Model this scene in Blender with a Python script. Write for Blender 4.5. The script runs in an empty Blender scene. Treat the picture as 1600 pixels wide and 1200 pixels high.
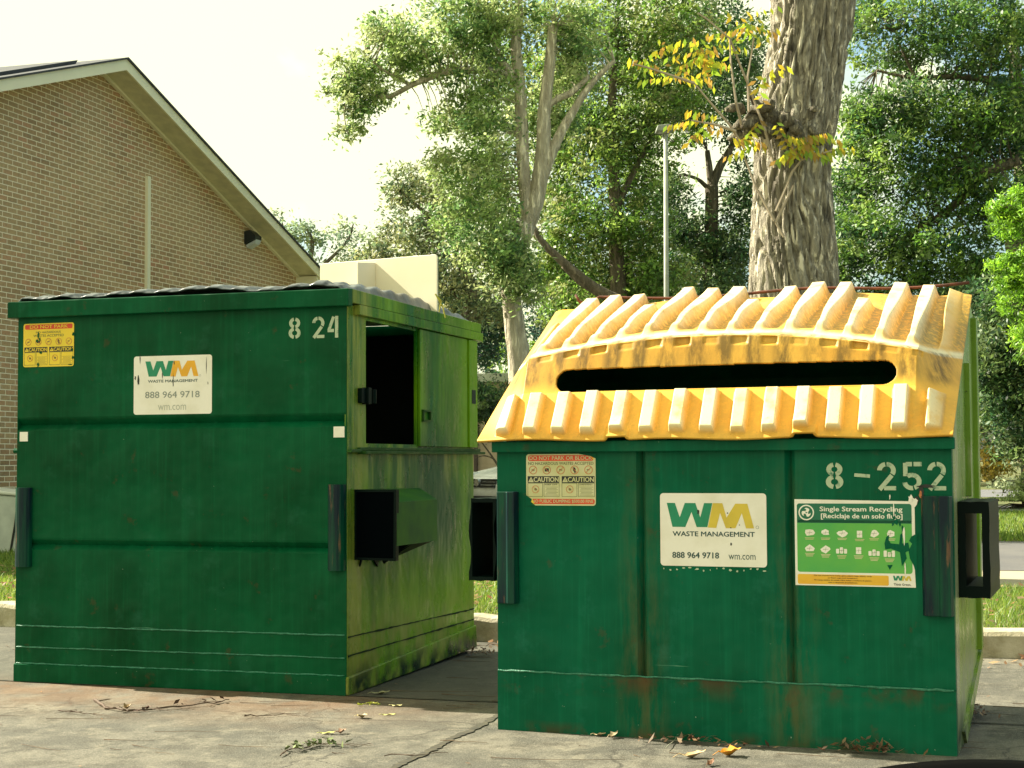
import bpy, bmesh, math, random
import numpy as np
from mathutils import Vector, Matrix
random.seed(7); RNG = np.random.default_rng(11)
R = math.radians
SC = bpy.context.scene
# ------------------------------------------------------------------ camera
FPX, PITCH, ROLL, CAMH = 2472.4, 0.04883, -0.00497, 1.1038
cam = bpy.data.objects.new('camera', bpy.data.cameras.new('camera'))
SC.collection.objects.link(cam)
cam.data.lens = FPX / 1600 * 36; cam.data.sensor_width = 36
cam.data.clip_start = .05; cam.data.clip_end = 2000
cam.matrix_world = Matrix.Translation((0, 0, CAMH)) @ Matrix.Rotation(math.pi/2 + PITCH, 4, 'X') @ Matrix.Rotation(ROLL, 4, 'Z')
SC.camera = cam
# ------------------------------------------------------------------ light
SUN_AZ, SUN_EL = R(24), R(38)      # behind the bins, to the left
sdir = Vector((-math.cos(SUN_AZ)*math.cos(SUN_EL), math.sin(SUN_AZ)*math.cos(SUN_EL), math.sin(SUN_EL)))
sun = bpy.data.objects.new('sun', bpy.data.lights.new('sun', 'SUN')); SC.collection.objects.link(sun)
sun.data.energy = 5.0; sun.data.angle = R(.55); sun.data.color = (1, .92, .74)
sun.rotation_euler = sdir.to_track_quat('Z', 'Y').to_euler()
W = bpy.data.worlds.new('World'); SC.world = W; W.use_nodes = True
nt = W.node_tree; nt.nodes.clear()
def N(nt, t, **kw):
    n = nt.nodes.new(t)
    for k, v in kw.items(): setattr(n, k, v)
    return n
sky = N(nt, 'ShaderNodeTexSky', sky_type='NISHITA', sun_disc=False, sun_elevation=SUN_EL)
sky.sun_rotation = math.atan2(sdir.x, sdir.y); sky.altitude = 50; sky.air_density = 1.3; sky.dust_density = 3
skb = N(nt, 'ShaderNodeBackground'); skb.inputs[1].default_value = .075
wm_ = N(nt, 'ShaderNodeMix', data_type='RGBA', blend_type='MULTIPLY'); wm_.inputs[0].default_value = 1; wm_.inputs[7].default_value = (.80, .95, .95, 1)
nt.links.new(sky.outputs[0], wm_.inputs[6]); nt.links.new(wm_.outputs[2], skb.inputs[0])
cl = N(nt, 'ShaderNodeBackground'); cl.inputs[0].default_value = (.985, 1, .66, 1); cl.inputs[1].default_value = .47
tc = N(nt, 'ShaderNodeTexCoord'); nz = N(nt, 'ShaderNodeTexNoise'); nz.inputs['Scale'].default_value = 6; nz.inputs['Detail'].default_value = 5
nt.links.new(tc.outputs['Generated'], nz.inputs['Vector'])
sx = N(nt, 'ShaderNodeSeparateXYZ'); nt.links.new(tc.outputs['Generated'], sx.inputs[0])
ma = N(nt, 'ShaderNodeMath', operation='MULTIPLY_ADD'); ma.inputs[1].default_value = -.22; nt.links.new(sx.outputs[0], ma.inputs[0]); nt.links.new(nz.outputs[0], ma.inputs[2])
mr = N(nt, 'ShaderNodeMapRange'); mr.inputs[1].default_value = .385; mr.inputs[2].default_value = .46; nt.links.new(ma.outputs[0], mr.inputs[0])
mx = N(nt, 'ShaderNodeMixShader'); nt.links.new(mr.outputs[0], mx.inputs[0]); nt.links.new(skb.outputs[0], mx.inputs[1]); nt.links.new(cl.outputs[0], mx.inputs[2])
ou = N(nt, 'ShaderNodeOutputWorld'); nt.links.new(mx.outputs[0], ou.inputs[0])
vs = SC.view_settings; vs.view_transform = 'Standard'; vs.look = 'None'; vs.exposure = 1.56; vs.gamma = 1; vs.use_curve_mapping = False
SC.cycles.max_bounces = 8; SC.cycles.transparent_max_bounces = 4

# ------------------------------------------------------------------ pixel -> world at a real distance
def P(u, v, Y):
    uu, vv = u-800, v-600
    x = uu*math.cos(ROLL)+vv*math.sin(ROLL); y = -uu*math.sin(ROLL)+vv*math.cos(ROLL)
    dx, dz = x/FPX, -y/FPX
    ry = math.cos(PITCH)-dz*math.sin(PITCH); rz = math.sin(PITCH)+dz*math.cos(PITCH)
    return Vector((dx/ry*Y, Y, CAMH+rz/ry*Y))
def G(u, v, z=0):
    a = P(u, v, 1); t = (z-CAMH)/(a.z-CAMH); return Vector((a.x*t, t, z))
# ------------------------------------------------------------------ materials
def newmat(name):
    m = bpy.data.materials.new(name); m.use_nodes = True; n = m.node_tree; b = n.nodes['Principled BSDF']; return m, n, b
def L(nt, a, b): nt.links.new(a, b)
def coords(nt, kind='Object', scale=(1, 1, 1)):
    t = N(nt, 'ShaderNodeTexCoord'); mp = N(nt, 'ShaderNodeMapping'); mp.inputs['Scale'].default_value = scale
    L(nt, t.outputs[kind], mp.inputs[0]); return mp.outputs[0]
def noise(nt, vec, scale, detail=4, rough=.55, lo=0., hi=1., dist=0):
    n = N(nt, 'ShaderNodeTexNoise'); n.inputs['Scale'].default_value = scale; n.inputs['Detail'].default_value = detail
    n.inputs['Roughness'].default_value = rough; n.inputs['Distortion'].default_value = dist
    L(nt, vec, n.inputs['Vector'])
    r = N(nt, 'ShaderNodeMapRange'); r.inputs[1].default_value = lo; r.inputs[2].default_value = hi; L(nt, n.outputs[0], r.inputs[0]); return r.outputs[0]
def mr_(nt, s, a, b, c=0., d=1.):
    r = N(nt, 'ShaderNodeMapRange'); r.inputs[1].default_value = a; r.inputs[2].default_value = b; r.inputs[3].default_value = c; r.inputs[4].default_value = d
    L(nt, s, r.inputs[0]); return r.outputs[0]
def mul(nt, a, b, op='MULTIPLY'):
    m = N(nt, 'ShaderNodeMath', operation=op)
    for i, x in enumerate((a, b)):
        if isinstance(x, (int, float)): m.inputs[i].default_value = x
        else: L(nt, x, m.inputs[i])
    m.use_clamp = op not in ('MULTIPLY_ADD', 'ADD'); return m.outputs[0]
def mixc(nt, f, a, b):
    m = N(nt, 'ShaderNodeMix', data_type='RGBA')
    for s, x in ((0, f), (6, a), (7, b)):
        if isinstance(x, (int, float)): m.inputs[s].default_value = x
        elif isinstance(x, tuple): m.inputs[s].default_value = (*x, 1)
        else: L(nt, x, m.inputs[s])
    return m.outputs[2]
def sep(nt, vec):
    s = N(nt, 'ShaderNodeSeparateXYZ'); L(nt, vec, s.inputs[0]); return s.outputs
def bump(nt, b, h, strength=.3, dist=.01):
    n = N(nt, 'ShaderNodeBump'); n.inputs['Strength'].default_value = strength; n.inputs['Distance'].default_value = dist
    L(nt, h, n.inputs['Height']); L(nt, n.outputs[0], b.inputs['Normal'])
def simple(name, c, rough=.6, metal=0, c2=None, sc=6, bmp=0, bsc=40, spec=.5, lo=.35, hi=.65):
    m, n, b = newmat(name); b.inputs['Roughness'].default_value = rough; b.inputs['Metallic'].default_value = metal
    b.inputs['Specular IOR Level'].default_value = spec
    v = coords(n); c2 = c2 or tuple(x*.8 for x in c)
    L(n, mixc(n, noise(n, v, sc, lo=lo, hi=hi), c, c2), b.inputs['Base Color'])
    if bmp: bump(n, b, noise(n, v, bsc), bmp, .01)
    return m
def paint(name, c1, c2, rust=.5, side=False, weld=None, grooves=(), rough=.36):
    m, n, b = newmat(name); v = coords(n); o = sep(n, v)
    vs_ = coords(n, scale=(26, 26, .9)); vf = coords(n, scale=(90, 90, 3))
    col = mixc(n, noise(n, v, 2.2, lo=.35, hi=.7), c1, c2)
    lite = tuple(min(1, x*1.8+.003) for x in c1)
    col = mixc(n, mul(n, noise(n, vs_, 1, lo=.5, hi=.85), .3), col, lite)
    col = mixc(n, mul(n, noise(n, vf, 1, lo=.55, hi=.8), .25), col, tuple(x*1.7+.004 for x in c1))
    col = mixc(n, mul(n, noise(n, v, 5, 8, .7, .56, .72), .4), col, (c1[0]+.02, c1[1]*1.5, c1[2]*1.7+.02))     # chalky scuffs
    col = mixc(n, mul(n, noise(n, v, 3.1, 6, .6, .6, .75), .5), col, tuple(x*.45 for x in c1))                  # dark grime
    col = mixc(n, noise(n, v, 70, 2, .5, .76, .8), col, (.25, .34, .26))                                       # pale chips
    vsc = coords(n, scale=(3, 3, 60)); 
    mp = N(n, 'ShaderNodeMapping'); mp.inputs['Rotation'].default_value = (.5, .9, .35); mp.inputs['Scale'].default_value = (2, 2, 75)
    L(n, v, mp.inputs[0])
    col = mixc(n, mul(n, noise(n, mp.outputs[0], 1, 2, .5, .735, .76), noise(n, v, 2.7, lo=.52, hi=.62)), col, (.12, .3, .2))  # scratches
    for (gx, z0) in grooves:      # brown-green stains running down beside the creases
        d = mul(n, o[0], -gx, 'ADD'); dd = N(n, 'ShaderNodeMath', operation='ABSOLUTE'); L(n, d, dd.inputs[0])
        f = mr_(n, dd.outputs[0], .12, .015); f = mul(n, f, noise(n, coords(n, scale=(17, 17, 3.5)), 1, 7, .7, .42, .6)); f = mul(n, f, mr_(n, o[2], 1.1, .3, .15, .6))
        col = mixc(n, f, col, (.10, .095, .035))
    if rust:
        f = noise(n, v, 9, 6, .65, .62, .68)
        if weld:
            e = mul(n, mr_(n, o[2], weld+.004, weld-.0), mr_(n, o[2], weld-.09, weld-.01))
            e2 = mr_(n, o[2], .05, .0); e = mul(n, e, e2, 'MAXIMUM')
            f = mul(n, f, .45); f2 = mul(n, noise(n, v, 6, 5, .6, .48, .6), e); f = mul(n, f, f2, 'MAXIMUM')
        f = mul(n, f, rust)
        col = mixc(n, f, col, (.11, .028, .014))
    L(n, col, b.inputs['Base Color'])
    rr = noise(n, v, 4, 5, .6, .3, .7); L(n, mr_(n, rr, 0, 1, rough-.1, rough+.18), b.inputs['Roughness'])
    bump(n, b, noise(n, v, 2.2, 3), .6, .08)
    b.inputs['Specular IOR Level'].default_value = .09
    return m
G1 = paint('green_paint_dark', (.0015, .086, .032), (.0008, .042, .013), .25)
G2 = paint('green_paint_teal', (.002, .112, .056), (.0015, .070, .032), .5, weld=.24, grooves=((-1.21, 0), (-.61, 0)))
def sidepaint(name, lime, base, mud, rear):
    m, n, b = newmat(name); v = coords(n); o = sep(n, v); vs_ = coords(n, scale=(7, 7, .8)); vt = coords(n, scale=(14, 14, 1.5))
    col = mixc(n, noise(n, vs_, 1, 6, .6, .44, .70), base, lime)  # lime patches paint in the sunlit greenery mirrored by the bin side
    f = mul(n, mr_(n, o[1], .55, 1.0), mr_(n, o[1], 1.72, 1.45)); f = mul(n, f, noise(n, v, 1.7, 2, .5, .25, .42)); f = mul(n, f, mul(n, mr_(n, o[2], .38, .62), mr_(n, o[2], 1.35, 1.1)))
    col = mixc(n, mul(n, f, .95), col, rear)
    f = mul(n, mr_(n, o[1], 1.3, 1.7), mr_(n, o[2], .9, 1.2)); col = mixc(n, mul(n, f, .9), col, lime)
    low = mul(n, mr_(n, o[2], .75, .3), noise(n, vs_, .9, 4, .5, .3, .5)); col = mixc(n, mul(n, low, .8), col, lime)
    st = mul(n, noise(n, vt, 1, 5, .65, .5, .6), mul(n, mr_(n, o[2], .9, 1.15), mr_(n, o[2], 1.2, 1.15))); col = mixc(n, mul(n, st, .9), col, mud)
    fr = mul(n, mr_(n, o[1], .26, .16), noise(n, vt, .8, 5, .6, .35, .55)); col = mixc(n, mul(n, fr, .85), col, mud)
    d = mul(n, mr_(n, o[2], .42, .24), noise(n, v, 5, 6, .6, .45, .6)); col = mixc(n, mul(n, d, .8), col, mud)
    col = mixc(n, mul(n, mr_(n, o[2], .16, .05), noise(n, v, 7, 5, .6, .4, .6)), col, (.006, .03, .012))
    col = mixc(n, noise(n, v, 30, 5, .7, .68, .73), col, (.012, .02, .008))
    L(n, col, b.inputs['Base Color']); b.inputs['Specular IOR Level'].default_value = .22
    L(n, noise(n, v, 5, 4, .6, .2, .9), b.inputs['Roughness']); 
    r = mr_(n, noise(n, v, 5, 4), .3, .7, .2, .4); L(n, r, b.inputs['Roughness'])
    bump(n, b, noise(n, coords(n, scale=(1, 1.6, 1)), 2.2, 3), .6, .05)
    return m
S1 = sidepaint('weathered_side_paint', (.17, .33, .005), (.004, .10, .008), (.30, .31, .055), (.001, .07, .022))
S2 = sidepaint('algae_side_paint', (.22, .34, .03), (.13, .24, .025), (.34, .34, .2), (.17, .3, .03))  # lime colour paints in the reflection on the recycling bin's side
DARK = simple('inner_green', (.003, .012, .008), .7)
BLACKG = simple('pocket_paint', (.001, .008, .006), .45, c2=(.001, .004, .004), sc=5, spec=.08)
POCK = paint('pocket_green', (.02, .07, .012), (.035, .07, .015), .2)
GUARD = None
def guardmat():
    m, n, b = newmat('worn_guard_paint'); v = coords(n); vs_ = coords(n, scale=(22, 22, 2))
    col = mixc(n, noise(n, vs_, 1, 4, .6, .35, .6), (.002, .06, .03), (.003, .012, .022))
    col = mixc(n, mul(n, noise(n, vs_, 1.3, 6, .7, .58, .64), .8), col, (.16, .08, .045)); b.inputs['Specular IOR Level'].default_value = .2
    L(n, col, b.inputs['Base Color']); b.inputs['Roughness'].default_value = .4; return m
GUARD = guardmat()
WELD = simple('weld_bead', (.05, .24, .15), .5, c2=(.02, .14, .08), sc=60, bmp=.5, bsc=120)
RUST = simple('rusty_steel', (.16, .05, .025), .8, .2, (.07, .03, .02), 30)
PRIMER = simple('pale_green_metal', (.12, .18, .05), .4)
def lidmat():
    m, n, b = newmat('yellow_plastic'); v = coords(n); o = sep(n, v)
    col = mixc(n, noise(n, v, 3, 4, .5, .35, .65), (.82, .47, .065), (.76, .38, .04))
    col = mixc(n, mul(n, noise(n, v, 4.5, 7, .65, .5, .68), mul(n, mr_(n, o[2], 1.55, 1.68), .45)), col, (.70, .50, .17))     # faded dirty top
    vr = N(n, 'ShaderNodeAttribute', attribute_name='ridge'); col = mixc(n, mul(n, mul(n, vr.outputs['Fac'], noise(n, v, 11, 6, .6, .2, .5)), .9), col, (.92, .80, .50))  # rib crests paled: sunlit highlights painted in, along with fading
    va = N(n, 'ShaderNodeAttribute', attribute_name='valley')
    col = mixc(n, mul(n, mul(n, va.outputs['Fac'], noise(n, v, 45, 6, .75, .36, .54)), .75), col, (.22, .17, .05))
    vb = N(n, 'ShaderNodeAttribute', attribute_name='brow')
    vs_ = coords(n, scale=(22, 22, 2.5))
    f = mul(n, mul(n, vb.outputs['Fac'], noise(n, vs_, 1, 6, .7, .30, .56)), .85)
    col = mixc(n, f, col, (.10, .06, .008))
    col = mixc(n, mul(n, noise(n, v, 120, 4, .6, .62, .7), .4), col, (.3, .18, .04))
    L(n, col, b.inputs['Base Color']); b.inputs['Roughness'].default_value = .5; b.inputs['Specular IOR Level'].default_value = .35
    bump(n, b, noise(n, v, 160, 3), .25, .002); return m
YEL = lidmat()
BLK = simple('black_plastic', (.05, .06, .065), .3, c2=(.11, .13, .14), sc=14, bmp=.25, bsc=25)
WHITE_ST = simple('sticker_white', (.84, .79, .70), .45, c2=(.74, .69, .57), sc=9, lo=.45, hi=.75)
CREAM_ST = simple('sticker_cream', (.64, .60, .36), .5, c2=(.52, .5, .22), sc=9)
YEL_ST = simple('sticker_yellow', (.86, .60, .03), .5, c2=(.75, .55, .03), sc=9)
RED_P = simple('print_red', (.72, .06, .015), .5)
RED_L = simple('print_red_line', (.55, .17, .05), .5)
BLK_P = simple('print_black', (.012, .014, .012), .5)
OLV_P = simple('print_olive', (.10, .12, .05), .5)
GRN_P = simple('print_logo_green', (.004, .21, .10), .5, c2=(.004, .24, .12))
GLD_P = simple('print_logo_gold', (.86, .42, .015), .5)
GLD2_P = simple('print_faded_gold', (.68, .5, .05), .5)
DG_P = simple('print_dark_text', (.02, .075, .07), .5)
GY_P = simple('print_grey_text', (.24, .27, .24), .5)
LG_P = simple('print_light_grey', (.45, .45, .38), .5)
HDR_P = simple('print_header_green', (.004, .15, .075), .5)
FLD_P = simple('print_field_green', (.06, .36, .075), .5, c2=(.12, .42, .06), sc=5)
ORG_P = simple('print_orange', (.80, .47, .03), .5, c2=(.75, .36, .02), sc=8)
def stencilmat():
    m, n, b = newmat('stencil_paint'); v = coords(n)
    L(n, mixc(n, noise(n, v, 24, 6, .7, .52, .68), (.42, .50, .34), (.03, .16, .09)), b.inputs['Base Color']); b.inputs['Roughness'].default_value = .6; return m
STEN = stencilmat()
# ------------------------------------------------------------------ mesh helpers
class MB:
    def __init__(s): s.v = []; s.f = []; s.m = []
    def add(s, vs, fs, m=0):
        o = len(s.v); s.v += [tuple(map(float, x)) for x in vs]; s.f += [tuple(i+o for i in f) for f in fs]; s.m += [m]*len(fs); return s
    def box(s, x0, x1, y0, y1, z0, z1, m=0):
        return s.add([(x0,y0,z0),(x1,y0,z0),(x1,y1,z0),(x0,y1,z0),(x0,y0,z1),(x1,y0,z1),(x1,y1,z1),(x0,y1,z1)],
                     [(0,3,2,1),(4,5,6,7),(0,1,5,4),(1,2,6,5),(2,3,7,6),(3,0,4,7)], m)
    def prism(s, poly, a, b, axis='x', m=0):     # poly 2-D in the two other axes
        def mk(p, t): return {'x': (t, p[0], p[1]), 'y': (p[0], t, p[1]), 'z': (p[0], p[1], t)}[axis]
        n = len(poly); vs = [mk(p, a) for p in poly]+[mk(p, b) for p in poly]
        return s.add(vs, [tuple(range(n))[::-1], tuple(range(n, 2*n))]+[(i, (i+1) % n, (i+1) % n+n, i+n) for i in range(n)], m)
    def tube(s, pts, rad, seg=8, m=0, jit=0):
        pts = [Vector(p) for p in pts]; n = len(pts)
        if not hasattr(rad, '__len__'): rad = [rad]*n
        vs = []; ref = Vector((.31, .2, .93)).normalized()
        for i, p in enumerate(pts):
            d = (pts[min(i+1, n-1)]-pts[max(i-1, 0)]).normalized()
            a = d.cross(ref)
            if a.length < .2: a = d.cross(Vector((1, 0, 0)))
            a.normalize(); b = d.cross(a)
            for k in range(seg):
                t = 2*math.pi*k/seg; r = rad[i]*(1+(random.uniform(-jit, jit) if jit else 0)); vs.append(p+a*math.cos(t)*r+b*math.sin(t)*r)
        fs = [(i*seg+k, i*seg+(k+1) % seg, (i+1)*seg+(k+1) % seg, (i+1)*seg+k) for i in range(n-1) for k in range(seg)]
        fs += [tuple(range(seg))[::-1], tuple(range((n-1)*seg, n*seg))]
        return s.add(vs, fs, m)
    def wallhole(s, u0, u1, v0, v1, hole, a, b, axis='x', m=0):
        hu0, hu1, hv0, hv1 = hole; U = [u0, hu0, hu1, u1]; V = [v0, hv0, hv1, v1]
        def mk(p, t): return {'x': (t, p[0], p[1]), 'y': (p[0], t, p[1])}[axis]
        vs = [mk((U[i], V[j]), t) for t in (a, b) for j in range(4) for i in range(4)]; fs = []
        for k in (0, 16):
            for j in range(3):
                for i in range(3):
                    if (i, j) != (1, 1): fs.append((k+j*4+i, k+j*4+i+1, k+j*4+i+5, k+j*4+i+4))
        for A, B in ((0,1),(1,2),(2,3),(3,7),(7,11),(11,15),(15,14),(14,13),(13,12),(12,8),(8,4),(4,0),(5,6),(6,10),(10,9),(9,5)): fs.append((A, B, B+16, A+16))
        return s.add(vs, fs, m)
    def build(s, name, mats, parent=None, smooth=False, bevel=0, loc=None):
        me = bpy.data.meshes.new(name); me.from_pydata(s.v, [], s.f); 
        mats = mats if isinstance(mats, (list, tuple)) else [mats]
        for m in mats: me.materials.append(m)
        if len(mats) > 1: me.polygons.foreach_set('material_index', s.m)
        bm = bmesh.new(); bm.from_mesh(me); bmesh.ops.recalc_face_normals(bm, faces=bm.faces); bm.to_mesh(me); bm.free()
        if smooth: me.polygons.foreach_set('use_smooth', [True]*len(me.polygons))
        me.update(); o = bpy.data.objects.new(name, me); SC.collection.objects.link(o)
        if parent: o.parent = parent
        if loc is not None: o.location = loc
        if bevel:
            b = o.modifiers.new('bevel', 'BEVEL'); b.width = bevel; b.segments = 2; b.limit_method = 'ANGLE'
        return o
def tag(o, label=None, cat=None, group=None, kind=None):
    if label: o['label'] = label
    if cat: o['category'] = cat
    if group: o['group'] = group
    if kind: o['kind'] = kind
    return o
def empty(name, loc, rz=0):
    o = bpy.data.objects.new(name, None); SC.collection.objects.link(o); o.location = loc; o.rotation_euler = (0, 0, rz); o.empty_display_size = .2; return o
def npmesh(name, verts, quads, mats, parent=None, colors=None, smooth=False):
    me = bpy.data.meshes.new(name); nv = len(verts); nf = len(quads)
    me.vertices.add(nv); me.vertices.foreach_set('co', np.asarray(verts, np.float32).ravel())
    k = quads.shape[1]; me.loops.add(nf*k); me.loops.foreach_set('vertex_index', quads.ravel().astype(np.int32))
    me.polygons.add(nf); me.polygons.foreach_set('loop_start', np.arange(0, nf*k, k, dtype=np.int32)); me.polygons.foreach_set('loop_total', np.full(nf, k, np.int32))
    if colors is not None:
        a = me.color_attributes.new('tint', 'FLOAT_COLOR', 'POINT'); c = np.ones((nv, 4), np.float32); c[:, :3] = colors; a.data.foreach_set('color', c.ravel())
    me.update(calc_edges=True); me.validate()
    for m in (mats if isinstance(mats, (list, tuple)) else [mats]): me.materials.append(m)
    if smooth: me.polygons.foreach_set('use_smooth', [True]*nf)
    o = bpy.data.objects.new(name, me); SC.collection.objects.link(o)
    if parent: o.parent = parent
    return o
# flat printed matter: polygons in (x,z) at a small offset in front of a panel (local -y)
class Flat:
    def __init__(s, mats): s.mb = MB(); s.mats = list(mats); s.y = {}
    def poly(s, pts, m, d): s.mb.add([(p[0], -d, p[1]) for p in pts], [tuple(range(len(pts)))], s.mats.index(m)); return s
    def rrect(s, x0, x1, z0, z1, r, m, d):
        pts = []
        for cx, cz, a0 in ((x1-r, z0+r, -90), (x1-r, z1-r, 0), (x0+r, z1-r, 90), (x0+r, z0+r, 180)):
            for k in range(6): a = R(a0+k*18); pts.append((cx+r*math.cos(a), cz+r*math.sin(a)))
        return s.poly(pts, m, d)
    def rect(s, x0, x1, z0, z1, m, d): return s.poly([(x0,z0),(x1,z0),(x1,z1),(x0,z1)], m, d)
    def ring(s, cx, cz, ro, ri, m, d, seg=20, a0=0, a1=360, sx=1):
        for k in range(seg):
            a, b = R(a0+(a1-a0)*k/seg), R(a0+(a1-a0)*(k+1)/seg)
            s.poly([(cx+sx*ro*math.cos(a), cz+ro*math.sin(a)), (cx+sx*ro*math.cos(b), cz+ro*math.sin(b)), (cx+sx*ri*math.cos(b), cz+ri*math.sin(b)), (cx+sx*ri*math.cos(a), cz+ri*math.sin(a))], m, d)
        return s
    def bar(s, a, b, w, m, d):
        dx, dz = b[0]-a[0], b[1]-a[1]; l = math.hypot(dx, dz); nx, nz = -dz/l*w/2, dx/l*w/2
        return s.poly([(a[0]+nx,a[1]+nz),(b[0]+nx,b[1]+nz),(b[0]-nx,b[1]-nz),(a[0]-nx,a[1]-nz)], m, d)
    def text(s, t, x0, x1, z0, z1, m, d, bold=0, keep=False, slab=0):
        cu = bpy.data.curves.new('t', 'FONT'); cu.body = t; cu.size = 1; cu.resolution_u = 3
        ob = bpy.data.objects.new('t', cu); SC.collection.objects.link(ob)
        dg = bpy.context.evaluated_depsgraph_get(); me = bpy.data.meshes.new_from_object(ob.evaluated_get(dg))
        vs = np.array([v.co[:] for v in me.vertices]); fs = [tuple(p.vertices) for p in me.polygons]
        bpy.data.objects.remove(ob); bpy.data.curves.remove(cu); bpy.data.meshes.remove(me)
        a, b = vs.min(0), vs.max(0)
        X = x0+(vs[:, 0]-a[0])/(b[0]-a[0])*(x1-x0); Z = z0+(vs[:, 1]-a[1])/(b[1]-a[1])*(z1-z0)
        sh_ = min(bold, .03)*(z1-z0)*1.6
        for k_, (ax, az) in enumerate(((0, 0),) if bold == 0 else ((0, 0), (sh_, 0), (-sh_, 0), (0, sh_*.7), (0, -sh_*.7))): s.mb.add([(x+ax, -d-.00008*k_, z+az) for x, z in zip(X, Z)], fs, s.mats.index(m))
        return s
    def logo(s, x0, x1, z0, z1, mg, my, d):
        Wp = [(933,347),(985,347),(1015,440),(1048,347),(1115,347),(1145,440),(1170,347),(1222,347),(1189,502),(1122,502),(1090,405),(1050,502),(968,502)]
        Mp = [(1225,347),(1285,347),(1310,440),(1365,350),(1440,350),(1480,507),(1430,507),(1405,410),(1365,507),(1305,507),(1270,410),(1245,507),(1192,504)]
        t = lambda p: (x0+(p[0]-933)/547*(x1-x0), z1-(p[1]-347)/160*(z1-z0))
        return s.poly([t(p) for p in Wp], mg, d).poly([t(p) for p in Mp], my, d)
    def ragged(s, cx, cz, rx, rz, m, d, n=13, seed=1):
        r = random.Random(seed); s.poly([(cx+rx*math.cos(2*math.pi*k/n)*r.uniform(.45, 1.1), cz+rz*math.sin(2*math.pi*k/n)*r.uniform(.45, 1.1)) for k in range(n)], m, d); return s
    def build(s, name, parent, y=0):
        o = s.mb.build(name, s.mats, parent); 
        for p in o.data.polygons:
            pass
        o.location = (0, y, 0); return o
def digit(F, ch, x0, x1, z0, z1, w, m, d):
    X = lambda t: x0+t*(x1-x0); Z = lambda t: z0+t*(z1-z0)
    if ch == '8':
        for (cz, r0) in ((.735, .26), (.27, .27)):
            H = (z1-z0); cx = X(.5); rx = (x1-x0)/2*(1 if cz < .5 else .92)
            for a0, a1 in ((102, 258), (-78, 78)): F.ring(cx, Z(cz), r0*H, r0*H-w, m, d, 10, a0, a1, rx/(r0*H))
    elif ch == '2':
        H = z1-z0; r = .3*H; sx_ = (x1-x0)/2/r
        F.ring(X(.5), Z(.70), r, r-w, m, d, 8, 100, 178, sx_); F.ring(X(.5), Z(.70), r, r-w, m, d, 10, -35, 88, sx_)
        F.bar((X(.78), Z(.53)), (X(.12), Z(.02)), w, m, d); F.rect(X(.36), X(1), Z(0), Z(0)+w*.95, m, d)
    elif ch == '4':
        F.rect(X(.62), X(.62)+w, Z(0), Z(1), m, d); F.bar((X(.5), Z(.97)), (X(.1), Z(.38)), w*.9, m, d); F.rect(X(-.02), X(.53), Z(.26), Z(.26)+w*.9, m, d)
    elif ch == '5':
        F.rect(X(.18), X(.5), Z(1)-w, Z(1), m, d); F.rect(X(.58), X(1), Z(1)-w, Z(1), m, d); F.rect(X(.04), X(.04)+w, Z(.5), Z(.97), m, d)
        H = z1-z0; r = .31*H; F.ring(X(.48), Z(.31), r, r-w, m, d, 10, -70, 128, (x1-x0)/2/r); F.ring(X(.48), Z(.31), r, r-w, m, d, 6, 188, 278, (x1-x0)/2/r)
    elif ch == '-': F.bar((x0, (z0+z1)/2+.005), (x1, (z0+z1)/2), w, m, d)

def sst(a, c, x): t = np.clip((x-a)/(c-a), 0, 1); return t*t*(3-2*t)
WID = 1.83
# =================================================================== the big green bin with the side door
D1 = empty('garbage_dumpster', (-.7895, 7.5432, 0), -.3086)
tag(D1, 'dark green dumpster numbered 8 24 with open side door and black ribbed lid', 'dumpster')
b = MB()
prof = [(0,0),(-.011,.002),(-.011,.088),(0,.092),(0,.668),(.028,.694),(.002,.72),(0,.73),(0,1.272),(.032,1.302),(.004,1.332),(0,1.34),(0,1.86)]
b.prism(prof+[(.06,1.86),(.06,0)], -WID, 0, 'x')
b.box(-WID, -WID+.015, .06, 1.84, 0, 1.86); b.box(-WID+.015, -.012, 1.82, 1.84, .12, 1.86); b.box(-WID+.015, -.012, .06, 1.82, .03, .05)
b.box(-WID, -WID+.004, .0005, .0595, .6, 1.4); b.box(-.004, 0, .0005, .0595, .6, 1.4); b.build('body', G1, D1)
sd = MB(); sd.wallhole(.004, 1.84, .09, 1.86, (.23, .915, 1.195, 1.80), -.012, .002, 'x')
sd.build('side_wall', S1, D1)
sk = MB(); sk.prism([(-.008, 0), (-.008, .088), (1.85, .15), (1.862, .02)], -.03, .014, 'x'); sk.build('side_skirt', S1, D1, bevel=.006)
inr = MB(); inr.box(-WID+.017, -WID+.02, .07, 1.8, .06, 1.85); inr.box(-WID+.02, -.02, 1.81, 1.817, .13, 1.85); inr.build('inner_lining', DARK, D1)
for z, w in ((.284, .0035), (.177, .003), (.094, .0035)):
    pts = [(-WID+.01+i*(WID-.02)/60, -.002, z+random.uniform(-.0015, .0015)) for i in range(61)]
    MB().tube(pts, [w*random.uniform(.7, 1.3) for _ in pts], 5).build('weld_seam', WELD, D1)
for z0, z1 in ((.275, .245), (.185, .185)):
    pts = [(.004, .01+i*1.82/40, z0+(z1-z0)*i/40+random.uniform(-.0012, .0012)) for i in range(41)]
    MB().tube(pts, [.0035*random.uniform(.5, 1.6) for _ in pts], 5).build('weld_seam', simple('grimy_weld', (.012, .03, .012), .7, spec=.1) if z0 > .2 else bpy.data.materials['grimy_weld'], D1)
rim = MB(); rim.prism([(-.045,1.848),(-.045,1.93),(.01,1.934),(.01,1.848)], -WID-.035, .028, 'x')
rim.build('front_rim', G1, D1, bevel=.004)
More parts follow.
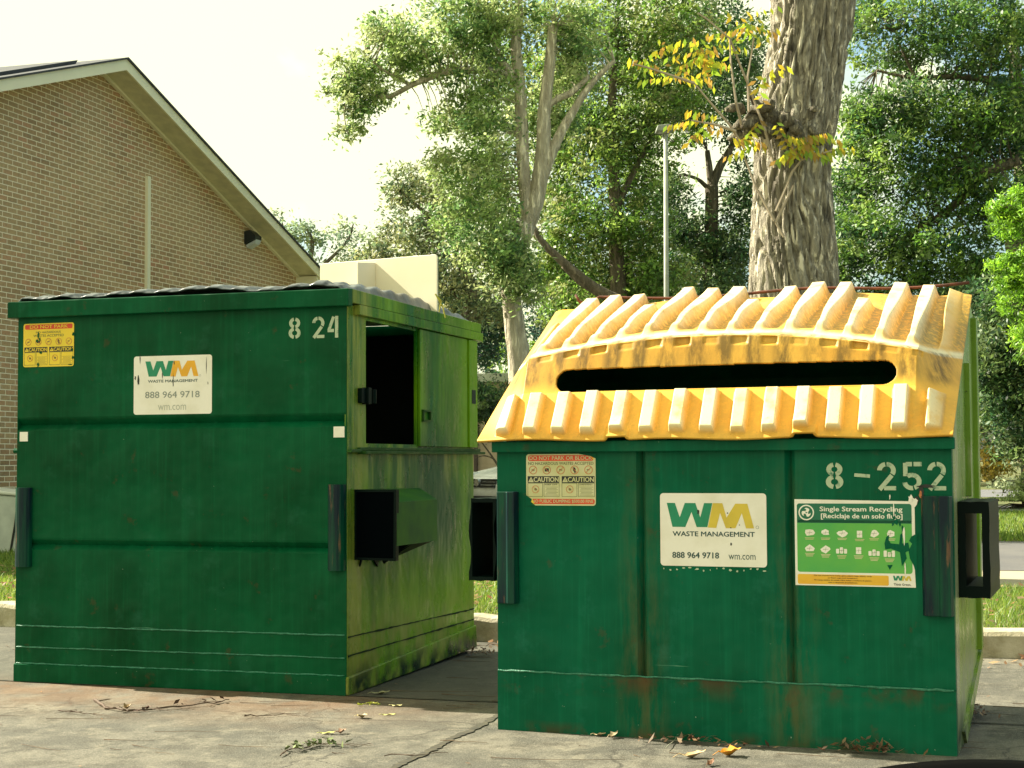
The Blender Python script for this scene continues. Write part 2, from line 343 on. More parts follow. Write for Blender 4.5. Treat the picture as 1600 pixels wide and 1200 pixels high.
rm = MB(); rm.prism([(.0105,1.866),(.0105,1.933),(1.915,1.918),(1.915,1.866)], -.05, .028, 'x'); rm.prism([(.08, 1.815), (.08, 1.863), (1.93, 1.863), (1.93, 1.815)], .0025, .036, 'x')
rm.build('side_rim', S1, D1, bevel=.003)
rr = MB(); rr.prism([(.0105,1.85),(.0105,1.932),(1.915,1.92),(1.915,1.85)], -WID-.035, -WID+.03, 'x'); rr.box(-WID+.03, -.05, 1.86, 1.915, 1.85, 1.92); rr.build('rear_rim', G1, D1)
lg = MB(); lg.prism([(.12, 1.142), (.12, 1.158), (1.92, 1.16), (1.92, 1.145)], .003, .05, 'x'); lg.prism([(.12,1.158),(.12,1.175),(1.92,1.178),(1.92,1.16)], .003, .02, 'x')
lg.prism([(-.012, 1.15), (.0, 1.162), (.119, 1.168), (.119, 1.15)], .003, .03, 'x'); lg.build('side_ledge', POCK, D1, bevel=.003)
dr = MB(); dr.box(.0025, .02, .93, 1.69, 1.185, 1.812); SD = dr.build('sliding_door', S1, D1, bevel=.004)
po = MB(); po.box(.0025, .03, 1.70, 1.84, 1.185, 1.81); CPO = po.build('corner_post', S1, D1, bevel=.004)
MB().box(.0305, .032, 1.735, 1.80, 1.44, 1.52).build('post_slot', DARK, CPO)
h = MB(); h.box(.003, .026, .125, .235, 1.39, 1.462); h.box(.004, .04, .175, .215, 1.385, 1.467); h.tube([(.03, .255, 1.39), (.03, .255, 1.46)], .018, 8); h.build('hinge', BLACKG, D1, bevel=.003)
lt = MB(); lt.box(.0205, .034, .945, 1.06, 1.318, 1.328); lt.box(.0205, .034, .945, 1.06, 1.372, 1.382); lt.box(.0205, .034, 1.05, 1.06, 1.328, 1.372); lt.box(.0205, .03, .95, .965, 1.328, 1.372); lt.build('door_latch', POCK, SD)
MB().box(-.01, .0015, .917, .929, 1.255, 1.305).build('door_catch', WHITE_ST, D1)
MB().tube([(-WID-.001, .05, 1.17), (-WID-.05, .05, 1.17)], [.011, .014], 8).build('latch_pin', G1, D1)
# fork pocket on the right side: wide mouth, narrower sleeve behind
pk = MB()
mo = [(0.0, .635), (.215, .632), (.218, .972), (0.0, .972)]
for y in (0,):
    t = .012
    o4 = [(x, .088, z) for x, z in mo]; i4 = [(x+(t if x < .1 else -t), .088, z+(t if z < .8 else -t)) for x, z in mo]
    ob_ = [(x, .125, z) for x, z in mo]; ib = [(p[0], .125, p[2]) for p in i4]
    vs_ = o4+i4+ob_+ib; fs = []
    for k in range(4):
        q = (k+1) % 4; fs += [(k, q, q+4, k+4), (k+8, q+8, q+12, k+12), (k, q, q+8, k+8), (k+4, q+4, q+12, k+12)]
    pk.add(vs_, fs)
PM = pk.build('fork_pocket', BLACKG, D1)
A = [(.003, .10, .972), (.217, .10, .911), (.217, .10, .703), (.003, .10, .72)]; B = [(.003, .96, .965), (.217, .65, .911), (.217, .65, .703), (.003, .92, .72)]
sl = MB(); sl.add(A+B, [(0, 1, 5, 4), (1, 2, 6, 5), (2, 3, 7, 6), (4, 5, 6, 7)])
o = sl.build('sleeve', simple('glossy_green', (.04, .15, .008), .35, c2=(.012, .09, .018), sc=5, spec=.08), PM); md = o.modifiers.new('s', 'SOLIDIFY'); md.thickness = .008; md.offset = -1
pb = MB(); pb.box(.012, .204, .0935, .0965, .645, .96); pb.build('backing', simple('pocket_void', (.0008, .002, .003), .9, spec=.02), PM)  # near-black plate paints the shade inside the pocket mouth
gs = MB(); gs.prism([(.62, .702), (.18, .702), (.14, .60), (.22, .69), (.36, .585), (.38, .64)], .003, .012, 'x'); gs.prism([(.0, .70), (.2, .70), (.05, .6)], .34, .348, 'y')
gs.add([(.2, .3, .70), (.2, .62, .70), (.005, .42, .60)], [(0, 1, 2)]); gs.build('gusset', BLACKG, PM)
# front guards
for (x0, x1, z0, z1) in ((-.091, -.003, .59, .998), (-1.825, -1.735, .582, .982)):
    g = MB(); n = 8; pts = [(x0+(x1-x0)*.5*(1-math.cos(math.pi*k/n)), -.003-.045*math.sin(math.pi*k/n)) for k in range(n+1)]
    g.prism(pts+[(x1, -.001), (x0, -.001)], z0, z1, 'z'); g.build('corner_guard', GUARD, D1)
for x0, x1, z0, z1 in ((-1.812, -1.765, 1.218, 1.266), (-.066, -.01, 1.222, 1.274)):
    MB().box(x0, x1, -.004, .004, z0, z1).build('reflector', WHITE_ST, D1)
# stickers
def hazard(name, parent, x0, x1, z0, z1, base, full, y=0):
    F = Flat([base, RED_P, BLK_P, OLV_P, RED_L, YEL_ST, WHITE_ST, CREAM_ST, G1, G2]); w, h = x1-x0, z1-z0; X = lambda t: x0+t*w; Z = lambda t: z0+t*h
    paint_ = G2 if full else G1
    F.rrect(x0, x1, z0, z1, .012, base, .002)
    k = .9 if full else 1.0
    zt = .865
    F.rrect(X(.03), X(.97), Z(zt), Z(.975), .008, RED_P, .0024)
    F.text('DO NOT PARK OR BLOCK' if full else 'DO NOT PARK', X(.05 if full else .13), X(.95 if full else .88), Z(zt+.02), Z(.96), base, .0028, .012)
    if full: F.text('NO HAZARDOUS WASTES ACCEPTED', X(.03), X(.97), Z(.79), Z(.845), OLV_P, .0024, .01)
    else:
        F.text('NO HAZARDOUS', X(.25), X(.74), Z(.77), Z(.82), OLV_P, .0024, .01); F.text('WASTES ACCEPTED', X(.2), X(.8), Z(.69), Z(.745), OLV_P, .0024, .01)
    cz, rz_ = (.69, .085) if full else (.575, .08)
    for i in range(5):
        cx = X(.10+i*.2); r = rz_*h; F.ring(cx, Z(cz), r, r*.84, RED_L, .0028, 18)
        if i == 1: F.rect(cx-r*.5, cx+r*.5, Z(cz)-r*.35, Z(cz)+r*.4, BLK_P, .0024)
        elif i == 3: F.ragged(cx, Z(cz), r*.45, r*.8, BLK_P, .0024, 9, 4)
        else: F.ragged(cx, Z(cz), r*.5, r*.25, OLV_P, .0024, 7, i)
        F.bar((cx-r*.62, Z(cz)+r*.62*(-1 if i % 2 == 0 else 1)), (cx+r*.62, Z(cz)-r*.62*(-1 if i % 2 == 0 else 1)), r*.14, RED_L, .0028)
    c0, c1 = (.44, .57) if full else (.34, .455)
    for a, e in ((.02, .48), (.515, .985)):
        F.rect(X(a), X(e), Z(c0), Z(c1), BLK_P, .0024)
        F.poly([(X(a+.01), Z(c0+.015)), (X(a+.09), Z(c0+.015)), (X(a+.05), Z(c1-.012))], base, .0028); F.rect(X(a+.046), X(a+.054), Z(c0+.04), Z(c1-.05), BLK_P, .0031)
        F.text('CAUTION', X(a+.09), X(e-.01), Z(c0+.02), Z(c1-.02), base, .0028, .025)
        q0 = .17 if full else .04
        for (p0, p1) in ((a, a+.22), (a+.235, e)):
            for s0, s1, t0, t1 in ((p0, p1, q0, q0+.008), (p0, p1, c0-.012, c0-.004), (p0, p0+.006, q0, c0-.004), (p1-.006, p1, q0, c0-.004)): F.rect(X(s0), X(s1), Z(t0), Z(t1), OLV_P, .0024)
        cx, cz_ = X(a+.115), Z((q0+c0)/2+.01); r = .075*h; F.ring(cx, cz_, r, r*.86, RED_L, .0028, 18); F.bar((cx-r*.6, cz_+r*.6), (cx+r*.6, cz_-r*.6), r*.12, RED_L, .0028); F.ragged(cx, cz_, r*.5, r*.4, OLV_P, .0024, 9, 6)
        if full: F.text('KEEP OFF' if a < .3 else 'LOAD EVENLY', X(a+.25), X(e-.03), Z(c0-.045), Z(c0-.02), BLK_P, .0024, .01)
        for i in range(7): F.rect(X(a+.255+(i % 3)*.01), X(e-.02-(i % 2)*.02), Z(q0+.03+i*.026), Z(q0+.036+i*.026), OLV_P, .0024)
    if full:
        F.rrect(X(.08), X(.985), Z(.03), Z(.13), .008, RED_P, .0024); F.text('NO PUBLIC DUMPING $500.00 FINE', X(.09), X(.965), Z(.045), Z(.115), base, .0028, .012)
        F.poly([(X(.74), Z(1.005)), (X(1.01), Z(1.005)), (X(1.01), Z(.905)), (X(.93), Z(.955))], paint_, .0032)
        F.poly([(X(-.01), Z(-.01)), (X(.14), Z(-.01)), (X(.07), Z(.07)), (X(.08), Z(.12)), (X(0), Z(.2)), (X(-.01), Z(.2))], paint_, .0032)
        F.poly([(X(.93), Z(.955)), (X(.985), Z(.90)), (X(.965), Z(.89))], YEL_ST, .0036); F.poly([(X(.07), Z(.07)), (X(.12), Z(.02)), (X(.09), Z(.13))], YEL_ST, .0036)
    else:
        for cx, cz, rx, rz_, s in ((.3, .73, .025, .09, 1), (.28, .60, .04, .04, 2), (.33, .64, .02, .06, 3), (.3, .05, .035, .06, 4), (.35, .32, .03, .03, 5), (.99, .73, .035, .05, 6), (.98, .2, .03, .05, 7), (.97, .38, .03, .05, 8), (.93, .04, .05, .02, 9)):
            F.ragged(X(cx), Z(cz), rx*w, rz_*h, paint_, .0034, 11, s)
    o = F.build(name, parent, y); tag(o, 'warning sticker with red banner, prohibition circles and CAUTION boxes'); return o
hazard('warning_sticker', D1, -1.797, -1.499, 1.597, 1.819, YEL_ST, False)
F = Flat([WHITE_ST, GRN_P, GLD_P, DG_P, GY_P, LG_P, BLK_P])
x0, x1, z0, z1 = -1.153, -.717, 1.345, 1.636; X = lambda t: x0+t*(x1-x0); Z = lambda t: z0+t*(z1-z0)
F.rrect(x0, x1, z0, z1, .014, WHITE_ST, .002); F.logo(X(.15), X(.83), Z(.64), Z(.91), GRN_P, GLD_P, .0026)
F.text('WASTE MANAGEMENT', X(.185), X(.82), Z(.545), Z(.59), DG_P, .0026, .022); F.text('888 964 9718', X(.15), X(.845), Z(.28), Z(.39), GY_P, .0026, .004); F.text('wm.com', X(.315), X(.675), Z(.07), Z(.16), LG_P, .0026, 0)
F.ring(X(.85), Z(.65), .005, .004, GY_P, .0026, 10)
for k, (a, c, rx, rz_) in enumerate(((.06, .60, .006, .035), (.02, .63, .006, .012), (.08, .97, .003, .03), (.51, .58, .003, .05), (.52, .88, .004, .012), (.93, .8, .002, .05), (.37, .66, .003, .02), (.95, .52, .003, .01))): F.ragged(X(a), Z(c), rx, rz_, BLK_P, .003, 9, k)
tag(F.build('logo_sticker', D1), 'white sticker with green and gold W M logo and phone number')
for ch, a, c, w in (('8', -.304, -.240, .016), ('2', -.179, -.115, .016), ('4', -.097, -.037, .017)):
    F = Flat([STEN]); digit(F, ch, a, c, 1.700, 1.804, w, STEN, .0015); tag(F.build('stencil_digit', D1), 'stencilled white digit ' + ch)
# ribbed black lid, sagging
def heightgrid(name, nu, nv, fn, mat, parent, thick=.01, attrs=None, smooth=True, hole=None):
    U, V = np.meshgrid(np.linspace(0, 1, nu), np.linspace(0, 1, nv)); p, at = fn(U, V)
    vs_ = np.stack(p, -1).reshape(-1, 3); idx = np.arange(nu*nv).reshape(nv, nu)
    q = np.stack([idx[:-1, :-1], idx[:-1, 1:], idx[1:, 1:], idx[1:, :-1]], -1).reshape(-1, 4)
    if hole is not None:
        h = hole(U, V).ravel(); q = q[~(h[q].sum(1) >= 2)]
    me_o = npmesh(name, vs_, q, mat, parent, smooth=smooth)
    for k, a in (at or {}).items():
        A_ = me_o.data.attributes.new(k, 'FLOAT', 'POINT'); A_.data.foreach_set('value', a.astype(np.float32).ravel())
    md = me_o.modifiers.new('s', 'SOLIDIFY'); md.thickness = thick; md.offset = -1
    return me_o
def f1(U, V):
    x = -WID-.0+U*(WID+.0); y = -.02+V*1.86
    z = 1.937+.012*np.sin(U*7+1)**2*(1-V)+.05*np.sin(np.pi*np.clip(V*1.0, 0, 1))*.9
    z += .012*np.sin(U*math.pi)+.006*np.sin(U*23)*np.exp(-V*6)
    rib = np.clip(np.cos(U*2*math.pi*13)*2.2, -1, 1)*.5+.5
    z += .02*rib*np.clip(V*30+.2, 0, 1)
    z += .008*np.sin(V*2*math.pi*9)*(U > .9)
    z -= .02*np.exp(-((U-.08)/.03)**2)*np.exp(-V*5); e_ = np.maximum(np.maximum(sst(.975, 1, U), 1-sst(0, .02, U)), sst(.96, 1, V)); z = z*(1-e_)+np.minimum(z, 1.925)*e_
    return (x, y, z), None
heightgrid('lid', 340, 60, f1, BLK, D1, .006)
# the folded cream panel standing on the lid
CP = simple('cream_laminate', (.82, .74, .56), .55, c2=(.78, .70, .50), sc=3)
pa, pm, pc = P(500, 441, 9.1), P(587, 445, 8.87), P(683, 478, 8.65)
ang = math.atan2(pc.y-pa.y, pc.x-pa.x); Lp = (pc-pa).xy.length
CB = empty('cream_panel', (pa.x, pa.y, 1.965), ang); tag(CB, 'cream board with rounded corners standing on the black dumpster lid', 'panel')
top_l, top_r = P(500, 412, 9.1).z-1.965, P(683, 397, 8.65).z-1.965
def rp(x0, x1, z0, zl, zr, r):
    pts = [(x0, z0), (x1, z0)]
    for k in range(6): a = R(k*18); pts.append((x1-r+r*math.cos(a), zr-r+r*math.sin(a)))
    for k in range(6): a = R(90+k*18); pts.append((x0+r+r*math.cos(a), zl-r+r*math.sin(a)))
    return pts
q = MB(); q.prism(rp(0, Lp, -.04, top_l, top_r, .02), 0, .012, 'y'); q.build('back_board', CP, CB, bevel=.003)
fx = Lp*.475
q = MB(); q.prism([(-.16, -.03), (-.001, -.03), (-.001, (top_l+top_r)/2-.02), (-.16, (top_l+top_r)/2-.035)], fx, fx+.012, 'x'); UF = q.build('upright_fin', CP, CB, bevel=.002)
q = MB()
for k in range(9): q.tube([(fx-.001, -.145, .0+k*.022), (fx-.003, -.145, .0+k*.022)], .002, 5)
q.build('screw_holes', BLK_P, UF)

MB().tube([(.06, -.004, .07), (.02, -.004, .05), (.09, -.004, .085), (.10, -.004, .15), (.085, -.004, .085)], .0012, 4).build('scratch_mark', simple('brown_scratch', (.35, .25, .12), .7), CB)
T = MB(); a = P(686, 488, 8.5); T.tube([a, a+Vector((.012, 0, .06)), a+Vector((-.02, 0, .10)), a+Vector((.02, 0, .03)), a+Vector((.035, 0, -.03))], .004, 6)
tag(T.build('wire_loop', simple('yellow_wire', (.5, .45, .05), .5)), 'small yellow wire loop at the back corner of the green dumpster rim', 'wire')

# =================================================================== the recycling bin with the yellow hood
D2 = empty('recycling_dumpster', (1.6478, 5.9408, 0), -.3616)
tag(D2, 'green recycling dumpster numbered 8-252 with ribbed yellow slotted hood', 'dumpster')
b = MB()
def zig(x):   # front surface depth at local x (two vertical creases)
    for c in (-1.21, -.61):
        if abs(x-c) < .02: return .03*(1-abs(x-c)/.02)
    return 0
xs = [-WID, -1.235, -1.23, -1.21, -1.19, -1.185, -.635, -.63, -.61, -.59, -.585, 0]
b.prism([(x, zig(x)) for x in xs]+[(0, .045), (-WID, .045)], .242, 1.15, 'z')
b.prism([(-WID, -.004), (0, -.004), (0, .045), (-WID, .045)], 0, .24, 'z')
b.box(-WID+.015, -.03, 1.30, 1.315, .28, 1.5)
b.box(-WID+.015, -.03, .1, 1.2, .06, .08)
b.build('body', G2, D2)
sp = [(.046, .0), (.30, .0), (1.14, .22), (1.32, .27), (1.33, .86), (1.27, 1.49), (1.12, 1.70), (.97, 1.80), (.90, 1.79), (.046, 1.17)]
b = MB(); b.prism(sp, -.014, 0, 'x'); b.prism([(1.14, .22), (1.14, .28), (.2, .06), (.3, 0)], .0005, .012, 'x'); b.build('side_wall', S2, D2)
b = MB(); b.prism(sp, -WID, -WID+.014, 'x'); b.build('side_wall', G2, D2)
b = MB()
for (p0, p1) in zip(sp[3:8], sp[4:9]): b.add([(-WID+.014, *p0), (-.014, *p0), (-.014, *p1), (-WID+.014, *p1)], [(0, 1, 2, 3)])
o = b.build('rear_panel', G2, D2); md = o.modifiers.new('s', 'SOLIDIFY'); md.thickness = .01
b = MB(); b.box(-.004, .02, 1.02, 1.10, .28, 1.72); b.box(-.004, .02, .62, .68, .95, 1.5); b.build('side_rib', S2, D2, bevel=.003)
b = MB(); b.box(-WID-.012, .014, -.034, -.002, 1.141, 1.186); b.build('front_rail', G2, D2, bevel=.004)
pts = [(-WID+.003+i*(WID-.01)/60, -.006, .243+random.uniform(-.002, .002)) for i in range(61)]
MB().tube(pts, [.0035*random.uniform(.7, 1.4) for _ in pts], 5).build('weld_seam', WELD, D2)
for (x0, x1, z0, z1) in ((-.116, -.001, .518, .966), (-1.83, -1.733, .52, .979)):
    g = MB(); w = x1-x0
    g.prism([(x0, -.001), (x0+w*.1, -.03), (x0+w*.55, -.034), (x0+w*.62, -.046), (x0+w*.93, -.046), (x1, -.02), (x1, -.001)], z0, z1, 'z'); g.build('corner_guard', GUARD, D2, bevel=.003)
def ptube(name, x0, x1, z0, z1, ragged, y0, y1, mat):
    n = 40; vs_ = []; t = .028 if x0 > -1 else .010
    def ring(y, ins, jag):
        out = []
        per = [(x0, z0), (x1, z0), (x1, z1), (x0, z1)]
        for k in range(4):
            a, c = per[k], per[(k+1) % 4]
            for j in range(n//4):
                s = j/(n//4); x = a[0]+(c[0]-a[0])*s; z = a[1]+(c[1]-a[1])*s
                cx, cz = (x0+x1)/2, (z0+z1)/2
                hx, hz = (x1-x0)/2, (z1-z0)/2
                x = cx+(x-cx)*(1-ins*t/hx); z = cz+(z-cz)*(1-ins*t/hz*(1.6 if ins else 1))
                if jag and ins == 0: x += (.0008 if x0 > -1 else .006)*math.sin(z*31+x0)+random.uniform(-.001, .001); z += .0012*math.sin(x*90)
                out.append((x, y, z))
        return out
    R_ = [ring(y0, 0, ragged), ring(y1, 0, ragged), ring(y1, 1, 0), ring(y0, 1, 0)]
    m = MB(); fs = []
    for a in range(4):
        c = (a+1) % 4
        for k in range(n): fs.append((a*n+k, a*n+(k+1) % n, c*n+(k+1) % n, c*n+k))
    m.add(sum(R_, []), fs); return m.build(name, mat, D2)
ptube('fork_pocket', .002, .118, .572, .94, True, .18, .72, BLACKG)
ptube('fork_pocket', -WID-.115, -WID-.002, .61, .95, True, -.02, .72, BLACKG)
hazard('warning_sticker', D2, -1.70, -1.40, .922, 1.133, CREAM_ST, True)
F = Flat([WHITE_ST, GRN_P, GLD2_P, DG_P, GY_P, BLK_P, G2, STEN])
x0, x1, z0, z1 = -1.131, -.703, .686, .974; X = lambda t: x0+t*(x1-x0); Z = lambda t: z0+t*(z1-z0)
F.rrect(x0, x1, z0, z1, .014, WHITE_ST, .002); F.logo(X(.065), X(.885), Z(.525), Z(.865), GRN_P, GLD2_P, .0026)
F.text('WASTE MANAGEMENT', X(.12), X(.89), Z(.41), Z(.475), DG_P, .0026, .022); F.text('888 964 9718', X(.115), X(.555), Z(.11), Z(.19), DG_P, .0026, .022); F.text('wm.com', X(.645), X(.895), Z(.1), Z(.165), DG_P, .0026, .0)
F.ring(X(.915), Z(.54), .0065, .005, GY_P, .0026, 12)
for k, (a, c, rx, rz_) in enumerate(((.67, .31, .004, .008), (.365, .74, .007, .013), (.64, .73, .003, .004), (.75, .57, .003, .003), (.67, .53, .004, .003))): F.ragged(X(a), Z(c), rx, rz_, BLK_P, .003, 8, k)
for k in range(16): F.ragged(X(.03+k*.063), Z(-.04+.02*math.sin(k*5)), .008*random.random()+.002, .005, STEN, .0015, 7, k)
tag(F.build('logo_sticker', D2), 'white sticker with green and faded gold W M logo')
for ch, a, c in (('8', -.471, -.404), ('-', -.362, -.303), ('2', -.276, -.206), ('5', -.182, -.110), ('2', -.090, -.022)):
    F = Flat([STEN]); digit(F, ch, a, c, .987 if ch != '8' else .991, 1.094, .0165 if ch != '-' else .013, STEN, .0015); tag(F.build('stencil_digit' if ch != '-' else 'stencil_dash', D2), 'stencilled white ' + ('dash' if ch == '-' else 'digit ' + ch))
F = Flat([WHITE_ST, HDR_P, FLD_P, ORG_P, CREAM_ST, BLK_P, GRN_P, GLD2_P, G2, OLV_P, RED_L])
x0, x1, z0, z1 = -.593, -.139, .621, .952; X = lambda t: x0+t*(x1-x0); Z = lambda t: z0+t*(z1-z0)-.004*t*0
F.poly([(X(0), Z(0)), (X(1), Z(0)), (X(.99), Z(.3)), (X(1.0), Z(.47)), (X(1.0), Z(.98)), (X(0), Z(1))], WHITE_ST, .002)
F.rrect(X(.02), X(.975), Z(.155), Z(.95), .01, FLD_P, .0024); F.rrect(X(.02), X(.975), Z(.73), Z(.951), .01, HDR_P, .0027); F.rect(X(.02), X(.975), Z(.725), Z(.76), HDR_P, .0027)
F.rrect(X(.02), X(.78), Z(.015), Z(.13), .006, ORG_P, .0024)
F.text('Single Stream Recycling', X(.215), X(.90), Z(.845), Z(.915), WHITE_ST, .003, .018); F.text('[Reciclaje de un solo flujo]', X(.225), X(.90), Z(.765), Z(.835), WHITE_ST, .003, .018)
cx, cz = X(.1), Z(.845); r = .03; F.ring(cx, cz, r, r*.84, WHITE_ST, .003, 28)
for k in range(3):
    a = R(90+120*k); ca, sa = math.cos(a), math.sin(a)
    tr = lambda p: (cx+r*(p[0]*ca-p[1]*sa), cz+r*(p[0]*sa+p[1]*ca))
    F.poly([tr(p) for p in ((0, -.2), (.35, -.42), (.52, -.3), (.62, 0), (.5, .25), (.42, .02), (.3, -.02), (.16, .16))], WHITE_ST, .003)
ic = [(.125,.61,0),(.26,.61,1),(.40,.61,2),(.545,.60,3),(.665,.61,1),(.80,.61,0),(.125,.43,2),(.26,.42,1),(.395,.41,4),(.535,.41,3),(.665,.39,4),(.79,.38,4)]
for k, (a, c, t) in enumerate(ic):
    w, h = .021, .013
    if t == 3: F.rect(X(a)-.010, X(a)+.010, Z(c)-.013, Z(c)+.013, CREAM_ST if 0 else WHITE_ST, .003)
    elif t == 4:
        for j in range(3): F.rrect(X(a)-.022+j*.015, X(a)-.010+j*.015, Z(c)-.012, Z(c)+.006+.006*((j+k) % 2), .003, WHITE_ST, .003)
    else: F.ragged(X(a), Z(c), w, h*1.2, WHITE_ST, .003, 8, 20+k)
    F.bar((X(a)-w*.5, Z(c)-.001), (X(a)+w*.5, Z(c)+.001), .001, OLV_P, .0033); F.bar((X(a)-w*.1, Z(c)-.008), (X(a)+w*.1, Z(c)+.008), .0008, OLV_P, .0033)
    for j in range(2 if k < 6 else 3): F.rect(X(a)-.018+.002*j, X(a)+.018-.003*j, Z(c)-.021-j*.005, Z(c)-.0185-j*.005, CREAM_ST, .003)
for j, t in enumerate(('Do not include food waste, glass, plastic bags, plastic wrap', 'or foam cups and containers.', 'No incluya residuos de comida, vidrio, bolsas o envolturas de plastico,', 'vasos o recipientes de poliestireno.')):
    w = .48 if len(t) > 40 else .25; F.text(t, X(.4-w/2), X(.4+w/2), Z(.107-j*.026), Z(.125-j*.026), BLK_P, .003, .004)
F.logo(X(.815), X(.965), Z(.075), Z(.13), GRN_P, GLD2_P, .003); F.text('Think Green.', X(.82), X(.96), Z(.02), Z(.045), BLK_P, .003, .01)
F.poly([(X(1.01), Z(.12)), (X(.985), Z(.25)), (X(.955), Z(.33)), (X(.945), Z(.42)), (X(.975), Z(.5)), (X(.95), Z(.53)), (X(.97), Z(.58)), (X(1.02), Z(.62))], G2, .0036)
F.poly([(X(.75), Z(.5)), (X(.765), Z(.57)), (X(.79), Z(.6)), (X(.785), Z(.54)), (X(.80), Z(.5)), (X(.87), Z(.49)), (X(.88), Z(.6)), (X(.9), Z(.62)), (X(.895), Z(.5)), (X(.945), Z(.51)), (X(.955), Z(.42)), (X(.92), Z(.4)), (X(.93), Z(.33)), (X(.89), Z(.24)), (X(.875), Z(.40)), (X(.8), Z(.44)), (X(.755), Z(.43))], G2, .0036)
F.poly([(X(.77), Z(.25)), (X(.815), Z(.255)), (X(.79), Z(.195))], G2, .0036)
for k, (a, c, rx, rz_) in enumerate(((.83, .80, .008, .02), (.85, .74, .01, .015), (.82, .72, .006, .01), (.88, .72, .006, .012), (.9, .66, .004, .03))): F.ragged(X(a), Z(c), rx, rz_, G2, .0036, 11, 40+k)
for k, (a, c, rx, rz_) in enumerate(((.83, .88, .004, .03), (.91, .6, .005, .04), (.915, .2, .003, .03), (1.0, .97, .014, .02), (.97, 1.0, .012, .02), (.8, 1.03, .003, .012))): F.ragged(X(a), Z(c), rx, rz_, WHITE_ST, .004, 13, 60+k)
F.ragged(X(1.06), Z(1.09), .012, .035, BLK_P, .004, 15, 71); F.ragged(X(1.1), Z(1.15), .04, .008, BLK_P, .004, 15, 72); F.ragged(X(1.05), Z(1.06), .007, .02, RED_L, .0044, 9, 73); F.ragged(X(1.02), Z(1.0), .012, .014, BLK_P, .0036, 12, 75)
tag(F.build('recycling_sticker', D2), 'torn green sticker reading Single Stream Recycling')
# hood
XL, XR = -1.895, .012
def f2(U, V):
    x = XL+U*(XR-XL)
    arch = .078*(1-((x+.95)/.80)**2); arch = np.clip(arch, -.02, None)
    wav = .012*np.sin(x*5)
    kv = np.array([0, .02, .24, .27, .50, .535, 1.0])
    HY = [-.075, -.07, .045, .055, .115, .15, .93]; HZ = [1.192, 1.2, 1.372, 1.385, 1.53, 1.545, 1.845]
    BY = [-.06, -.055, .16, .19, .42, .45, .95]; BZ = [1.192, 1.198, 1.335, 1.355, 1.50, 1.52, 1.815]
    hy, hz = np.interp(V, kv, HY), np.interp(V, kv, HZ); by, bz = np.interp(V, kv, BY), np.interp(V, kv, BZ)
    w = np.clip((x-XL-.0)/.17, 0, 1)*np.clip((XR-x)/.15, 0, 1); w = np.minimum(w*1.05, 1)
    y = by+(hy-by)*w; z = bz+(hz-bz)*w
    up = sst(.27, .52, V)*(1-.72*sst(.6, 1, V)); z = z+arch*w*up
    # a small sag and waviness of the old plastic
    z = z+.006*np.sin(x*9)*sst(.5, .6, V)*w
    # top ribs
    ny, nz_ = -.36, .93
    ph = (x+.054+.004*np.sin(x*17+2)+.004*np.sin(x*5)*V)/.1185; k = np.round(ph); dsg = ph-k; d = np.abs(dsg)
    wd = .08+.13*sst(.62, .9, V); rib = np.where(dsg < 0, 1-sst(wd, wd+.08, d), 1-sst(wd, .38, d)); short = (np.mod(k, 4) == -3 % 4)
    end = np.where(short, 1-sst(.84, .87, V), 1.0); top = sst(.535, .60, V)*rib*end*np.clip(w*1.4-.3, 0, 1)
    hh = (.052+.005*np.sin(k*2.3))*(.6+.4*sst(.55, .7, V)); lift = hh*top-.024*sst(.56, .62, V)*np.clip(w*1.4-.3, 0, 1); y = y+ny*lift; z = z+nz_*lift
    y = y+.0; 
    # notches under the brow
    ph2 = (x+.054)/.1185+.5; d2 = np.abs(ph2-np.round(ph2)); nt_ = (1-sst(.17, .33, d2))*sst(.455, .47, V)*(1-sst(.492, .505, V))*(w > .9); y = y+.018*nt_*(.55+.45*np.sin(np.round(ph2)*2.1))
    teeth = (1-sst(.05, .16, d2))*sst(.47, .5, V)*(1-sst(.53, .56, V))*(w > .9)
    # lower ribs
    ph3 = (x+.307)/.1232; d3 = np.abs(ph3-np.round(ph3)); rl = (1-sst(.19, .28, d3))*(1+.12*np.sin(np.round(ph3)*1.9))*sst(.03, .05, V)*(1-sst(.235, .262, V))*np.clip(w*2-.2, 0, 1)
    y = y-.036*rl*.83; z = z+.036*rl*.56
    foot = sst(.035, .05, V)*(1-sst(.08, .12, V))*(1-rl); y = y-.0*foot
    # raised notches in the lip
    for c in (-1.29, -.54):
        q_ = (1-sst(.04, .055, np.abs(x-c))); z = z+.014*q_*(1-sst(.0, .12, V)); y = y-.01*q_*(1-sst(0, .12, V))
    z = z+.004*np.sin(x*11+1)*(1-sst(0, .2, V))
    # rolled lip
    valley = (1-rib*.9)*sst(.52, .6, V)
    brow = sst(.27, .36, V)*(1-sst(.52, .54, V))*(.35+.65*(1-sst(.1, .45, np.abs(ph-np.round(ph)))))
    low = .25*(1-rl)*(1-sst(.2, .28, V))
    return (x, y, z), {'valley': np.clip(valley+low, 0, 1), 'brow': brow, 'ridge': np.clip(top+rl+(sst(.50, .515, V)-sst(.54, .57, V)), 0, 1)}
def hole2(U, V):
    (x, y, z), _ = f2(U, V); zc = 1.44+.0*x+(x+.9)*.004; zz = z-.078*(1-((x+.95)/.8)**2)*0
    a0, a1, r = -1.592+.046, -.208-.046, .047
    dx = np.maximum(np.maximum(a0-x, x-a1), 0); mid = 1.438+.004*(x+.9)+.002*(1-((x+.9)/.7)**2)
    return (dx**2+(z-mid)**2 < r*r) & (V > .27) & (V < .5)
heightgrid('hood', 620, 300, f2, YEL, D2, .012, hole=hole2)
